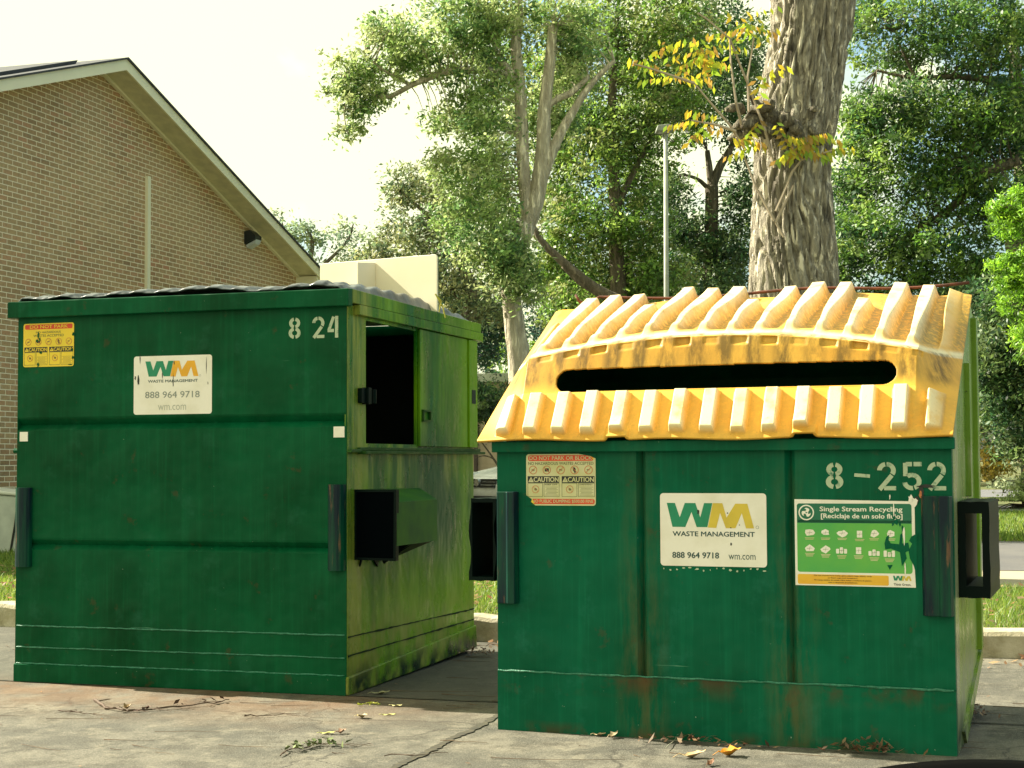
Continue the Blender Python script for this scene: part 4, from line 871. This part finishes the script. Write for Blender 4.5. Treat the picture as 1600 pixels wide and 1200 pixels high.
DEEP = [(.04, .11, .035), (.07, .15, .04), (.025, .07, .03), (.13, .20, .06)]
LIME = [(.16, .34, .02), (.22, .42, .03), (.10, .24, .02)]
def tree(name, label, cat, paths, blobs, leaf, cols, bark, group=None, nleaf=42, rc=(.22, .45), twigs=True, seed=0, **kw):
    leaf *= .92; nleaf = int(nleaf*1.15); rc = (rc[0]*.62, rc[1]*.85)
    base = Vector(paths[0][0][0]); root = empty(name, (0, 0, 0)); tag(root, label, cat, group)
    root.location = base
    def sh(p): return tuple(Vector(p)-base)
    limbmesh('trunk', [([sh(p) for p in a], r_) for a, r_ in paths[:1]], bark, root)
    for a, r_ in paths[1:]: limbmesh('limb', [([sh(p) for p in a], r_)], bark, root)
    sp_ = [Vector(sh(p)) for p in skelpts(paths)]
    bl = [(tuple(Vector(c)-base), r_, n) for c, r_, n in blobs]
    crown_foliage(root, bl, leaf, cols, bark if twigs else None, sp_, nleaf, rc, base, seed, **kw)
    return root
def crown_foliage(root, bl, leaf, cols, bark, sp_, nleaf, rc, base, seed, **kw):
    o = foliage('crown', bl, leaf, cols, root, nleaf, rc, twigmat=bark, skel=sp_, seed=seed, **kw)
def gp(u, Y): q = P(u, 700, Y); return (q.x, Y, .135)
# ---- the big rough-barked trunk behind the recycling bin
OY = 13.0
def bigtrunk():
    root = empty('oak_tree', gp(1243, OY)); tag(root, 'thick rough barked trunk with a dark burl and yellow leafed sprouts behind the yellow hood', 'tree')
    base = root.location.copy()
    prof_ = [(-.5, 1248, 100), (-.0, 1246, 92), (380, 0, 0)]
    us = [(1100, 1247, 112), (800, 1246, 92), (600, 1246, 82), (460, 1243, 73), (420, 1240, 70), (330, 1238, 65), (250, 1238, 61), (215, 1240, 64), (190, 1243, 66), (120, 1255, 64), (60, 1265, 64), (0, 1271, 69), (-80, 1278, 72), (-250, 1290, 68), (-450, 1300, 62)]
    nr, ns = 430, 200
    zs, xc, rr_ = [], [], []
    for v, u, hw in us: q = P(u, v, OY); zs.append(q.z-base.z); xc.append(q.x-base.x); rr_.append(hw*OY/FPX)
    zs = np.array(zs); zz = np.linspace(0, zs.max(), nr); X = np.interp(zz, zs, xc); RR = np.interp(zz, zs, rr_)
    from mathutils import noise as mn
    vs_ = []
    for i in range(nr):
        for k in range(ns):
            t = 2*math.pi*k/ns; c, s = math.cos(t), math.sin(t)
            w = .35*mn.noise(Vector((c*2, s*2, zz[i]*1.1)))
            a = mn.noise(Vector(((c+w*s)*7, (s-w*c)*7, zz[i]*2.3))); a = 1-abs(a)*3.2
            b_ = mn.noise(Vector((c*15, s*15, zz[i]*5+9))); g = mn.noise(Vector((c*1.2, s*1.2, zz[i]*.8+4)))
            a2 = 1-abs(mn.noise(Vector(((c+w*s)*15, (s-w*c)*15, zz[i]*4.2+3))))*3.4; r = RR[i]*(1+.05*g)-.052*max(0, a)**1.4-.020*max(0, a2)**1.6+.008*b_
            vs_.append((X[i]+r*c, r*s, zz[i]))
    q = np.array([(i*ns+k, i*ns+(k+1) % ns, (i+1)*ns+(k+1) % ns, (i+1)*ns+k) for i in range(nr-1) for k in range(ns)])
    npmesh('trunk', np.array(vs_), q, BK3, root, smooth=True)
    # burl: knotted lumps
    m = MB(); rn = random.Random(3)
    for k in range(26):
        u = rn.uniform(1160, 1262); v = 192+rn.uniform(-16, 20)+(u-1210)*.12
        p0 = P(u, v, OY-.26-.05*rn.random())-base; pts = [p0]
        dr_ = Vector((rn.uniform(-1, 1), rn.uniform(-.4, .1), rn.uniform(-.35, .35)))
        for j in range(6): dr_ = (dr_+Vector((rn.uniform(-.7, .7), rn.uniform(-.4, .3), rn.uniform(-.7, .7)))).normalized(); pts.append(pts[-1]+dr_*.035)
        m.tube(pts, [.02+.03*rn.random()*math.sin(math.pi*(j+.6)/7.2) for j in range(7)], 8, jit=.12)
    for (u, v, r_) in ((1160, 200, .05), (1176, 192, .06), (1200, 186, .075), (1225, 190, .06), (1247, 196, .05)):
        p0 = P(u, v, OY-.26)-base; m.tube([p0+Vector((-.08, 0, -.01)), p0+Vector((-.03, -.03, .02)), p0+Vector((.04, -.02, .01)), p0+Vector((.09, .04, -.02))], [r_*.4, r_, r_, r_*.3], 10, jit=.15)
    m.build('burl', barkmat('burl_bark', (.34, .30, .21), (.07, .055, .04), 2.5), root, smooth=True)
    SB = simple('sprout_stem', (.42, .34, .24), .7)
    groups = [([(1210, 262), (1196, 205), (1172, 140), (1140, 60), (1105, 30), (1090, 20)], 1), ([(1160, 200), (1150, 160), (1142, 100), (1140, 60)], 1), ([(1165, 235), (1140, 195), (1110, 160), (1085, 130)], 1),
              ([(1210, 345), (1180, 290), (1165, 250), (1150, 215)], 0), ([(1212, 330), (1238, 268), (1252, 250), (1300, 235)], 1), ([(1212, 348), (1240, 290)], 0), ([(1225, 370), (1212, 348)], 0), ([(1170, 175), (1168, 120), (1178, 60)], 1), ([(1085, 130), (1050, 118), (1010, 105), (990, 100)], 1), ([(1150, 205), (1120, 195), (1080, 188)], 1)]
    st = MB(); lf = MB(); vv = []; cc = []
    YC = [(.46, .46, .03), (.34, .42, .03), (.20, .34, .03), (.48, .38, .03), (.36, .24, .05)]
    def leaflets(c, d, n, s):
        for k in range(n):
            t = k/n; side = 1 if k % 2 else -1; pos = c+d*(t*s*3.2)
            dn = Vector((d.z*side*.9+d.x*.4, rn.uniform(-.5, .5), -abs(d.x)*.7-rn.uniform(.1, .5))).normalized(); w = dn.cross(Vector((rn.uniform(-.4, .4), 1, rn.uniform(-.4, .4)))).normalized()
            l = s*rn.uniform(.7, 1.2); tip = pos+dn*l; mid = pos+dn*l*.45
            vv.extend([pos, mid+w*l*.2, tip, mid-w*l*.2]); cl_ = YC[rn.randrange(5)]; cc.extend([cl_]*4)
    for pts, lv in groups:
        w = [P(u, v, OY-.40-.25*(1 if u < 1160 or u > 1290 else 0)*.5)-base for u, v in pts]
        st.tube(w, [.013*(1-.7*i/len(w)) for i in range(len(w))], 5)
    for (u, v, du, dv, n) in ((1000, 95, 20, -12, 10), (1030, 105, -30, -10, 12), (1050, 118, -30, 4, 10), (1060, 120, 30, 0, 8), (1080, 70, 10, 12, 12), (1085, 90, 20, 3, 12), (1110, 80, -20, 10, 12), (1100, 70, 6, 20, 10), (1165, 35, 12, 4, 12), (1170, 40, -16, 4, 10), (1150, 60, -20, -4, 6), (1180, 120, 6, 20, 8), (1185, 135, 12, -14, 6), (1195, 120, 12, -6, 6), (1090, 185, -18, 4, 12), (1110, 190, -20, 20, 12), (1120, 180, -20, -4, 8), (1145, 215, 20, 3, 12), (1160, 220, 10, -12, 12), (1180, 225, -14, 6, 10), (1245, 215, 30, -5, 16), (1250, 230, 25, 8, 16), (1240, 245, 14, -14, 16), (1262, 210, 25, 4, 12), (1235, 235, -6, -12, 12), (1285, 236, 24, -4, 7), (1230, 210, 20, 8, 14), (1255, 225, -20, 12, 14), (1140, 100, -20, 6, 8), (1070, 60, -14, 6, 8)):
        c = P(u, v, OY-.5)-base; d = (P(u+du, v+dv, OY-.5+rn.uniform(-.03, .03))-base-c).normalized(); leaflets(c, d, n, .085)
    for k in range(34):
        u, v = rn.choice([(1055, 105), (1095, 75), (1165, 40), (1110, 185), (1250, 228)]); c = P(u+rn.gauss(0, 22), v+rn.gauss(0, 12), OY-.5)-base; leaflets(c, Vector((rn.uniform(-1, 1), rn.uniform(-.3, .3), rn.uniform(-.6, .3))).normalized(), 4, .07)
    st.build('sprout_stems', SB, root); npmesh('sprout_leaves', np.array([tuple(x) for x in vv]), np.arange(len(vv)).reshape(-1, 4), leafmat('yellow_leaf', .45, .5), root, colors=np.array(cc))
    # crown above the picture
    limbmesh('limbs', [([P(1300, -400, OY)-base, P(1450, -700, 13)-base, P(1800, -1000, 12.5)-base], (.28, .16, .05)), ([P(1290, -380, OY)-base, P(1150, -800, 13.6)-base, P(900, -1150, 14)-base], (.26, .14, .05))], BK3, root)
    foliage('crown', [(tuple(P(1650, -1050, 13)-base), (2.6, 2.2, 1.2), 120), (tuple(P(1400, -1350, 15)-base), (2.4, 2.2, 1.2), 110)], .13, GREEN, root, 30, seed=2)
bigtrunk()
# ---- pale forked tree left of it
Y = 22
def pp(*a, Y=22, yo=0): return [tuple(P(u, v, Y+yo)) for u, v in a]
k = Y/FPX
tree('pale_forked_tree', 'tall pale barked tree forking into two stems, olive leaves, left of the lamp post', 'tree',
     [([gp(818, Y)]+pp((812, 590), (803, 500), (798, 450), (806, 400), (822, 350)), [.22, .165, .145, .135, .14, .15]),
      (pp((822, 355), (835, 320), (848, 250), (850, 180), (858, 110), (864, 42)), [.13, .12, .11, .095, .08, .07]),
      (pp((826, 345), (818, 270), (815, 200), (812, 130), (806, 70), (812, 20), (806, -60)), [.10, .09, .09, .085, .075, .05, .03]),
      (pp((846, 280), (870, 220), (895, 175), (925, 130), (960, 95)), [.09, .075, .06, .045, .03]),
      (pp((848, 175), (870, 155), (892, 145), (920, 120)), [.04, .045, .05, .03]),
      (pp((808, 130), (795, 110), (782, 95)), [.09, .06, .05]),
      (pp((800, 120), (760, 110), (700, 112), (650, 130), (600, 152), (560, 130), (530, 115)), [.06, .055, .05, .04, .03, .02, .012]),
      (pp((640, 132), (600, 110), (570, 85)), [.03, .02, .01]),
      (pp((560, 130), (545, 150), (538, 180), (545, 215)), [.02, .015, .012, .006])],
     [blob(700, 70, Y, 110, 50, 1.0, 84), blob(620, 95, Y, 80, 40, .8, 42), blob(560, 110, Y, 50, 40, .6, 34), blob(560, 170, Y, 32, 26, .4, 16), blob(548, 205, Y, 20, 14, .25, 8), blob(530, 135, Y, 26, 18, .4, 10), blob(600, 45, Y, 42, 24, .4, 22), blob(590, 150, Y, 40, 18, .4, 14),
      blob(770, 50, Y, 60, 70, 1, 60), blob(760, 130, Y, 60, 50, .8, 42), blob(740, 30, Y, 60, 40, .8, 40), blob(700, 15, Y, 60, 24, .8, 20), blob(850, 20, Y, 90, 40, .8, 40),
      blob(765, 230, Y, 52, 80, 1.2, 74), blob(740, 330, Y, 70, 90, 1.3, 120), blob(780, 400, Y-.5, 45, 60, .9, 80), blob(815, 440, Y-.6, 34, 40, .5, 34), blob(870, 60, Y+.6, 40, 60, .6, 30), blob(700, 260, Y, 40, 30, .8, 24), blob(905, 80, Y+.4, 50, 60, .9, 60), blob(880, 150, Y+1, 50, 60, .8, 60), blob(800, 400, Y-.5, 34, 30, .3, 34), blob(840, 200, Y+.8, 50, 60, .6, 50), blob(690, 190, Y+.5, 30, 24, .5, 12), blob(730, 180, Y+.5, 40, 40, .6, 34)],
     .085, OLIVE, BK1, nleaf=46, rc=(.16, .34), seed=1)
# ---- grey-green tree behind it, reaching over the board
Y = 28
tree('grey_green_tree', 'loose grey green tree behind the cream board on the dumpster', 'tree',
     [([gp(690, Y)]+pp((700, 600), (735, 480), (720, 400), (700, 330), (690, 290), Y=Y), [.2, .16, .13, .1, .07, .04]), (pp((720, 410), (680, 350), (650, 320), (625, 300), Y=Y), [.07, .05, .03, .015]), (pp((730, 470), (660, 430), (600, 410), Y=Y), [.07, .05, .02])],
     [blob(660, 290, Y, 56, 44, 1, 46), blob(625, 300, Y, 26, 40, .7, 16), blob(640, 380, Y, 80, 36, 1.4, 60), blob(590, 400, Y, 34, 18, .8, 18), blob(690, 350, Y, 50, 50, 1.2, 60), blob(710, 440, Y, 50, 50, 1.2, 70), blob(760, 480, Y, 44, 44, 1, 40)],
     .10, [(.16, .22, .10), (.20, .25, .10), (.10, .16, .08), (.25, .27, .11)], BK2, nleaf=40, rc=(.2, .42), seed=3)
tree('distant_tree', 'thin bluish tree peeping over the corner of the brick building roof', 'tree',
     [([gp(490, 48)]+pp((488, 600), (482, 440), (488, 380), (475, 350), Y=48), [.2, .15, .1, .06, .03]), (pp((488, 430), (540, 380), (552, 350), Y=48), [.07, .04, .02]), (pp((488, 420), (450, 370), (440, 345), Y=48), [.06, .03, .02])],
     [blob(490, 375, 48, 40, 26, 1, 20), blob(545, 365, 48, 26, 22, .8, 14), blob(450, 365, 48, 22, 20, .8, 8), blob(480, 425, 48, 40, 26, 1.2, 40), blob(550, 420, 48, 50, 28, 1.2, 40), blob(470, 350, 48, 20, 14, .8, 5), blob(435, 345, 48, 16, 12, .8, 4)],
     .15, [(.18, .26, .16), (.14, .22, .14), (.22, .28, .12)], BK2, nleaf=30, rc=(.3, .55), seed=4)
# ---- leafy trees in the middle background
Y = 31
tree('leafy_tree', 'bright green dense tree behind the lamp post', 'tree',
     [([gp(965, Y)]+pp((965, 560), (966, 460), (962, 380), (960, 300), (955, 200), (960, 100), (965, 20), Y=Y), [.25, .2, .17, .14, .12, .10, .07, .04]), (pp((968, 470), (930, 450), (880, 410), (845, 375), (835, 355), Y=Y-2), [.11, .10, .08, .06, .04]), (pp((945, 465), (905, 440), (880, 415), Y=Y-2), [.06, .055, .05]), (pp((960, 330), (1000, 250), (1030, 200), Y=Y), [.08, .05, .03]), (pp((955, 260), (920, 200), (900, 150), Y=Y), [.07, .05, .03])],
     [blob(960, 60, Y, 100, 90, 1.6, 150), blob(1060, 50, Y, 70, 80, 1.5, 100), blob(930, 220, Y, 60, 90, 1.4, 120), blob(1010, 200, Y, 60, 80, 1.4, 110), blob(930, 360, Y, 60, 60, 1.2, 80), blob(1000, 340, Y, 50, 70, 1.2, 80), blob(1030, 430, Y, 60, 50, 1.2, 80), blob(880, 340, Y, 30, 60, 1, 40), blob(890, 480, Y, 50, 50, 1, 60), blob(890, 240, Y+1, 50, 90, 1, 90), blob(870, 120, Y+1, 60, 90, 1, 90), blob(960, 450, Y+1, 70, 50, 1, 90), blob(860, 420, Y+1, 40, 50, 1, 50), blob(1060, 150, Y+1, 70, 60, 1, 70), blob(790, 120, Y+2, 60, 100, 1, 60), blob(780, 300, Y+2, 60, 80, 1, 60), blob(900, 430, Y+5, 80, 60, 1, 90), blob(1000, 430, Y+5, 80, 60, 1, 90), blob(1090, 420, Y+5, 80, 60, 1, 90), blob(990, 280, Y+5, 60, 80, 1, 90), blob(860, 330, Y+5, 60, 60, 1, 60), blob(1000, 120, Y+5, 100, 90, 1, 110)],
     .115, GREEN+[(.16, .22, .05), (.20, .24, .08)], BK2, nleaf=44, rc=(.22, .48), seed=5)
tree('dark_forked_tree', 'dark tree with a Y shaped trunk just right of the lamp post', 'tree',
     [([gp(1108, Y+2)]+pp((1108, 560), (1110, 440), (1112, 330), (1112, 290), Y=Y+2), [.22, .19, .16, .14, .14]), (pp((1112, 292), (1125, 260), (1140, 235), (1155, 200), Y=Y+2), [.11, .09, .07, .04]), (pp((1112, 292), (1108, 260), (1105, 235), Y=Y+2), [.09, .07, .05]), (pp((1112, 300), (1090, 280), (1065, 272), Y=Y+2), [.06, .04, .02])],
     [blob(1130, 110, Y+2, 60, 80, 1.4, 90), blob(1080, 190, Y+2, 40, 44, 1, 36), blob(1150, 180, Y+2, 30, 50, 1, 36), blob(1070, 370, Y+2, 50, 60, 1.2, 80), blob(1140, 380, Y+2, 50, 50, 1.2, 80), blob(1110, 440, Y+2, 70, 50, 1.2, 90), blob(1050, 300, Y+2, 24, 40, .8, 30), blob(1160, 300, Y+2, 24, 60, .8, 50), blob(1190, 100, Y+3, 60, 110, 1.5, 70), blob(1100, 30, Y+3, 90, 60, 1.5, 90), blob(1080, 110, Y+3, 60, 60, 1.5, 60)],
     .115, DEEP+[(.08, .14, .06)], BK2, nleaf=44, rc=(.22, .48), seed=6)
# ---- the broad dark trees on the right
Y = 25
tree('broad_shade_tree', 'broad shade tree filling the right side above the recycling dumpster, long bare limb inside', 'tree',
     [([gp(1720, Y+3)]+pp((1710, 620), (1650, 500), (1590, 400), (1600, 300), (1590, 150), (1580, 20), Y=Y+3), [.35, .28, .24, .2, .17, .13, .08]),
      (pp((1590, 250), (1545, 270), (1510, 300), (1480, 330), (1440, 355), (1405, 380), Y=Y), [.09, .08, .07, .06, .04, .02]), (pp((1560, 262), (1530, 268), (1515, 262), Y=Y-.3), [.05, .04, .03]), (pp((1590, 130), (1500, 120), (1430, 122), (1370, 110), Y=Y), [.07, .05, .03, .02]), (pp((1430, 122), (1410, 80), (1400, 50), Y=Y), [.03, .02, .01]), (pp((1600, 520), (1560, 560), (1530, 640), (1545, 690), (1575, 695), Y=Y-1), [.06, .045, .03, .025, .02])],
     [blob(1480, 60, Y, 100, 80, 1.6, 150), blob(1570, 60, Y, 70, 90, 1.6, 110), blob(1380, 30, Y, 60, 40, 1.2, 36), blob(1345, 190, Y, 44, 44, 1.2, 60), blob(1350, 90, Y+2, 30, 30, 1, 12), blob(1340, 20, Y+1, 40, 30, 1, 24), blob(1330, 300, Y+1, 40, 60, 1, 60), blob(1310, 420, Y+1, 50, 50, 1, 70), blob(1420, 470, Y+1, 110, 40, 1, 110), blob(1600, 200, Y+1, 60, 200, 1, 150), blob(1430, 180, Y, 80, 60, 1.5, 120), blob(1540, 200, Y, 80, 80, 1.6, 150), blob(1370, 250, Y, 60, 60, 1.4, 80), blob(1460, 290, Y, 80, 60, 1.5, 110), blob(1550, 330, Y, 60, 60, 1.4, 90), blob(1350, 360, Y, 50, 60, 1.2, 80), blob(1430, 390, Y, 80, 50, 1.4, 110), blob(1520, 430, Y, 60, 50, 1.2, 80)],
     .10, GREEN+DEEP, BK2, nleaf=46, rc=(.2, .45), seed=7)
tree('dark_undergrowth_tree', 'dark low tree under the shade tree at the right edge beside the dumpster', 'tree',
     [([gp(1640, 22)]+pp((1640, 640), (1620, 560), (1600, 480), Y=22), [.16, .12, .09, .05])],
     [blob(1560, 480, 22, 60, 50, 1, 80), blob(1580, 570, 22, 60, 60, 1.1, 110), blob(1580, 660, 22.5, 60, 40, 1, 60), blob(1535, 620, 23, 26, 50, .8, 36), blob(1500, 500, 24, 40, 60, 1, 60), blob(1590, 620, 21.5, 50, 60, .7, 110), blob(1550, 560, 21.5, 44, 50, .6, 80), blob(1600, 700, 22, 40, 26, .6, 36), blob(1600, 520, 21.5, 50, 50, .7, 90)],
     .09, DEEP+[(.12, .18, .07)], BK2, nleaf=44, rc=(.16, .36), seed=8)
tree('lime_juniper', 'bright lime green feathery juniper at the right edge', 'shrub',
     [([gp(1612, 15)]+pp((1612, 640), (1610, 450), (1600, 330), Y=15), [.06, .05, .04, .015])],
     [blob(1590, 340, 15, 34, 44, .35, 60), blob(1600, 440, 15, 44, 60, .4, 90), blob(1610, 530, 15, 30, 40, .35, 40), blob(1560, 330, 15, 16, 22, .2, 10), blob(1575, 420, 15, 30, 30, .3, 26)],
     .06, LIME, BK2, nleaf=60, rc=(.07, .15), seed=9, lw=.25)
# ---- small green things between the bins
tree('hedge_shrub', 'dark small leafed shrub with bare crooked stems between the two dumpsters', 'shrub',
     [([gp(792, 20)]+pp((792, 750), (786, 700), (785, 660), Y=20), [.03, .03, .025, .015]), (pp((790, 745), (770, 715), (752, 690), Y=20), [.015, .012, .008]), (pp((789, 735), (778, 705), (770, 680), Y=20), [.015, .012, .008]), (pp((772, 717), (757, 712), (742, 716), Y=20), [.010, .008, .005])],
     [blob(770, 640, 20, 50, 50, .6, 90), blob(810, 650, 20.5, 50, 50, .6, 70), blob(740, 620, 20.3, 30, 34, .5, 36), blob(720, 640, 20.5, 40, 50, .5, 40)],
     .05, DEEP+[(.05, .09, .04)], BK2, nleaf=60, rc=(.10, .22), seed=10)
tree('lime_shrub', 'lime green shrub showing above the wall between the dumpsters', 'shrub',
     [([gp(830, 40)]+pp((830, 640), (800, 560), Y=40), [.06, .05, .03])],
     [blob(770, 548, 40, 44, 26, .9, 50), blob(850, 550, 40, 50, 26, .9, 40), blob(790, 525, 40, 18, 14, .5, 10)], .11, [(.15, .30, .03), (.20, .35, .04)], BK2, nleaf=40, rc=(.16, .36), seed=11)
tree('blue_green_tree', 'deep blue green tree behind the pale trunk above the lime shrub', 'tree',
     [([gp(680, 36)]+pp((690, 600), (715, 500), (730, 440), Y=36), [.16, .12, .09, .05])],
     [blob(740, 500, 36, 50, 44, 1.2, 80), blob(700, 470, 36, 40, 44, 1.2, 60), blob(780, 505, 36, 30, 34, 1, 30), blob(740, 550, 37, 60, 30, 1.2, 50), blob(850, 500, 37, 40, 44, 1, 44), blob(870, 450, 37, 30, 30, 1, 24)], .12, [(.02, .06, .05), (.03, .09, .06), (.06, .11, .05)], BK2, nleaf=40, rc=(.25, .5), seed=12)
tree('yellow_leafed_tree', 'distant tree with golden autumn leaves right of the recycling dumpster', 'tree',
     [([gp(1552, 58)]+pp((1552, 740), (1550, 720), Y=58), [.08, .06, .04])],
     [blob(1552, 715, 58, 24, 26, .9, 40), blob(1545, 738, 58, 16, 16, .8, 20), blob(1580, 720, 60, 20, 22, .8, 24)], .18, [(.42, .34, .06), (.5, .38, .08), (.3, .3, .08)], BK2, nleaf=30, rc=(.2, .4), seed=13)
tree('pale_green_bush', 'pale green rounded bush across the road at the right edge', 'bush',
     [([gp(1600, 31)]+pp((1600, 790), (1598, 780), Y=31), [.05, .04, .02])],
     [blob(1600, 790, 31, 46, 34, .7, 90), blob(1570, 800, 31, 24, 22, .5, 30), blob(1620, 760, 31, 30, 26, .6, 30)], .09, [(.26, .34, .12), (.34, .40, .16), (.2, .28, .08)], BK2, nleaf=44, rc=(.12, .26), seed=14)
tree('pale_low_bush', 'small grey green bush left of the pale green bush by the far street', 'bush',
     [([gp(1568, 45)]+pp((1568, 770), (1568, 765), Y=45), [.04, .03, .02])],
     [blob(1566, 762, 45, 20, 10, .5, 16)], .12, [(.2, .26, .14), (.26, .3, .16)], BK2, nleaf=30, rc=(.15, .3), seed=15)
# far-off wood that closes the view
far = empty('woodland', (0, 0, 0)); tag(far, 'far off mass of dark green woods behind the trees', 'woods')
bpy.data.objects.remove(far)
wb = []
r_ = random.Random(9)
for i in range(46):
    u = 780+i*30; 
    if u < 2200: wb.append(blob(u, 640+r_.uniform(-30, 20), 75+r_.uniform(-6, 6), 60, 70, 3, 26))
for i in range(26): wb.append(blob(1290+i*22, 560+r_.uniform(-30, 20), 62+r_.uniform(-5, 5), 50, 90, 3, 26))
o = foliage('distant_woods', wb, .38, DEEP+GREEN, None, 26, rc=(.7, 1.4), seed=16); tag(o, kind='stuff')

# =================================================================== lamp post, wall, car, signal
LY = 26
LP = empty('street_lamp', gp(1042, LY)); tag(LP, 'tall slim grey lamp post with a square head behind the yellow hood', 'street lamp')
q = P(1040, 206, LY); hh = q.z-.135; dx = q.x-LP.location.x
m = MB(); m.tube([(0, 0, 0), (dx*.5, 0, hh*.5), (dx, 0, hh)], [.06, .044, .034], 12); m.build('pole', simple('grey_pole', (.42, .44, .36), .5), LP, smooth=True)
m = MB(); m.prism([(-.15, -.01), (.13, .0), (.15, .07), (.08, .11), (-.12, .09)], -.13, .13, 'y'); m.build('lamp_head', simple('lamp_head_metal', (.30, .32, .27), .5), LP, bevel=.015, loc=(dx-.02, 0, hh))
m = MB(); m.box(-.10, .09, -.09, .09, -.022, -.012); m.build('lens', simple('lamp_lens', (.6, .6, .55), .3), LP, loc=(dx-.02, 0, hh))
m = MB(); m.tube([(0, 0, 0), (0, 0, .05)], .13, 12); m.build('base_plate', simple('base_metal', (.2, .2, .18), .6), LP)
FB = empty('low_building', (-1.6, 42, .135), -.2); tag(FB, 'low beige building with a pale roof edge seen between the dumpsters', 'building')
m = MB(); m.box(-2.5, 7, 0, 6, 0, 3.05); m.build('wall', simple('beige_wall', (.42, .34, .27), .8), FB)
m = MB(); m.box(-2.8, 7.3, -.3, 6.3, 3.06, 3.28); m.build('roof_edge', simple('grey_trim', (.42, .44, .42), .6), FB)
for x in (3.2,): m = MB(); m.box(x, x+.9, -.03, .005, .9, 2.3); m.build('window', simple('dark_glass', (.02, .03, .04), .15), FB)
m = MB(); m.box(.62, .70, -.12, -.001, 0, 3.0); m.build('post', simple('dark_post', (.06, .04, .04), .6), FB)
TS = empty('traffic_signal', gp(1597, 56)); tag(TS, 'dark pole with a red light at the far right edge', 'signal')
m = MB(); m.tube([(0, 0, 0), (0, 0, 3.2)], .05, 8); m.build('pole', BK2, TS)
m = MB(); m.box(-.12, .12, -.1, .1, .0, .5); m.build('signal_box', simple('signal_black', (.02, .02, .02), .5), TS, bevel=.02, loc=(.05, -.12, .25))
m = MB(); m.tube([(0, 0, 0), (0, -.04, 0)], .10, 12); rl = m.build('red_lens', simple('red_lens', (.6, .03, .02), .3), TS, loc=(.05, -.23, .55))
def car():
    c = P(806, 760, 27); root = empty('parked_car', (1.30, 26.2, .145), R(-143)); tag(root, 'white parked sedan seen between the two dumpsters', 'car')
    PW = simple('white_car_paint', (.75, .77, .75), .2); GL = simple('car_glass', (.03, .045, .05), .08); BKR = simple('black_rubber', (.02, .02, .02), .7); CH = simple('bright_metal', (.6, .62, .62), .25, .8)
    # side profile (x forward, z) lofted across width
    pf = [(2.25, .28), (2.32, .42), (2.30, .62), (2.15, .74), (1.6, .86), (1.0, .95), (.30, 1.38), (-.2, 1.46), (-.9, 1.42), (-1.55, 1.08), (-2.05, 1.04), (-2.25, .95), (-2.3, .5), (-2.2, .28)]
    secs = [(-.86, .90), (-.84, .97), (-.6, 1.0), (0, 1.015), (.6, 1.0), (.84, .97), (.86, .90)]
    m = MB(); vs_ = []
    for y, s in secs:
        for x, z in pf:
            t = max(0, (z-.95)/.5); yy = y*(1-.22*t); zz = .28+(z-.28)*(s if z > .5 else 1); xx = x*(1-.04*(abs(y)/.86)**3*abs(x)/2.3)
            vs_.append((xx, yy, zz))
    n = len(pf); m.add(vs_, [(i*n+k, i*n+(k+1) % n, (i+1)*n+(k+1) % n, (i+1)*n+k) for i in range(len(secs)-1) for k in range(n)]+[tuple(range(n)), tuple(range((len(secs)-1)*n, len(secs)*n))])
    o = m.build('body', PW, root, smooth=True, bevel=0); md = o.modifiers.new('s', 'SUBSURF'); md.levels = 2; md.render_levels = 2
    m = MB(); m.add([(.98, -.66, .99), (.98, .66, .99), (.34, .55, 1.385), (.34, -.55, 1.385)], [(0, 1, 2, 3)]); o = m.build('windshield', GL, root); md = o.modifiers.new('s', 'SOLIDIFY'); md.thickness = .03; md.offset = 1
    for s in (-1, 1):
        m = MB(); m.add([(.8, s*.80, 1.0), (-1.3, s*.80, 1.03), (-.9, s*.70, 1.36), (.25, s*.70, 1.36)], [(0, 1, 2, 3)]); o = m.build('side_window', GL, root); md = o.modifiers.new('s', 'SOLIDIFY'); md.thickness = .03; md.offset = 0
        m = MB(); m.prism([(2.2, .62), (1.85, .72), (1.9, .80), (2.18, .72)], s*.5, s*.8, 'y'); m.build('headlight', simple('headlight_glass', (.7, .74, .75), .1), root, bevel=.02)
        m = MB(); m.box(.72, .86, s*.88, s*1.03, 1.0, 1.12); m.build('mirror', PW, root, bevel=.03)
        for x in (1.42, -1.4):
            m = MB(); m.tube([(x, s*.66, .32), (x, s*.87, .32)], .32, 20); w = m.build('wheel', BKR, root); m = MB(); m.tube([(x, s*.8, .32), (x, s*.885, .32)], .19, 14); m.build('rim', CH, w)
    m = MB(); 
    for k in range(3): m.box(2.24-.02*k, 2.32-.02*k, -.42, .42, .56+.05*k, .585+.05*k)
    m.build('grille', BKR, root); m = MB(); m.box(2.26, 2.335, -.55, .55, .34, .42); m.build('lower_intake', BKR, root)
    m = MB(); m.tube([(2.28, 0, .63), (2.335, 0, .63)], .06, 14); m.build('badge', CH, root)
car()
# unseen trees added past the right edge for green reflections on the bins
for i, (x, y, s) in enumerate(((9.5, 19, 1.), (14, 27, 1.2))):
    b0 = Vector((x, y, .135)); 
    tree('roadside_tree', ['round green tree on the grass beyond the right edge', 'tall green tree across the road beyond the right edge'][i], 'tree', [([tuple(b0), (x+.1, y, 1.8*s), (x, y+.1, 3.6*s)], [.2, .15, .08])], [((x, y, 3.8*s), (2.2*s, 2.2*s, 1.9*s), 150)], .16, GREEN+LIME, BK2, nleaf=28, rc=(.3, .6), seed=20+i)
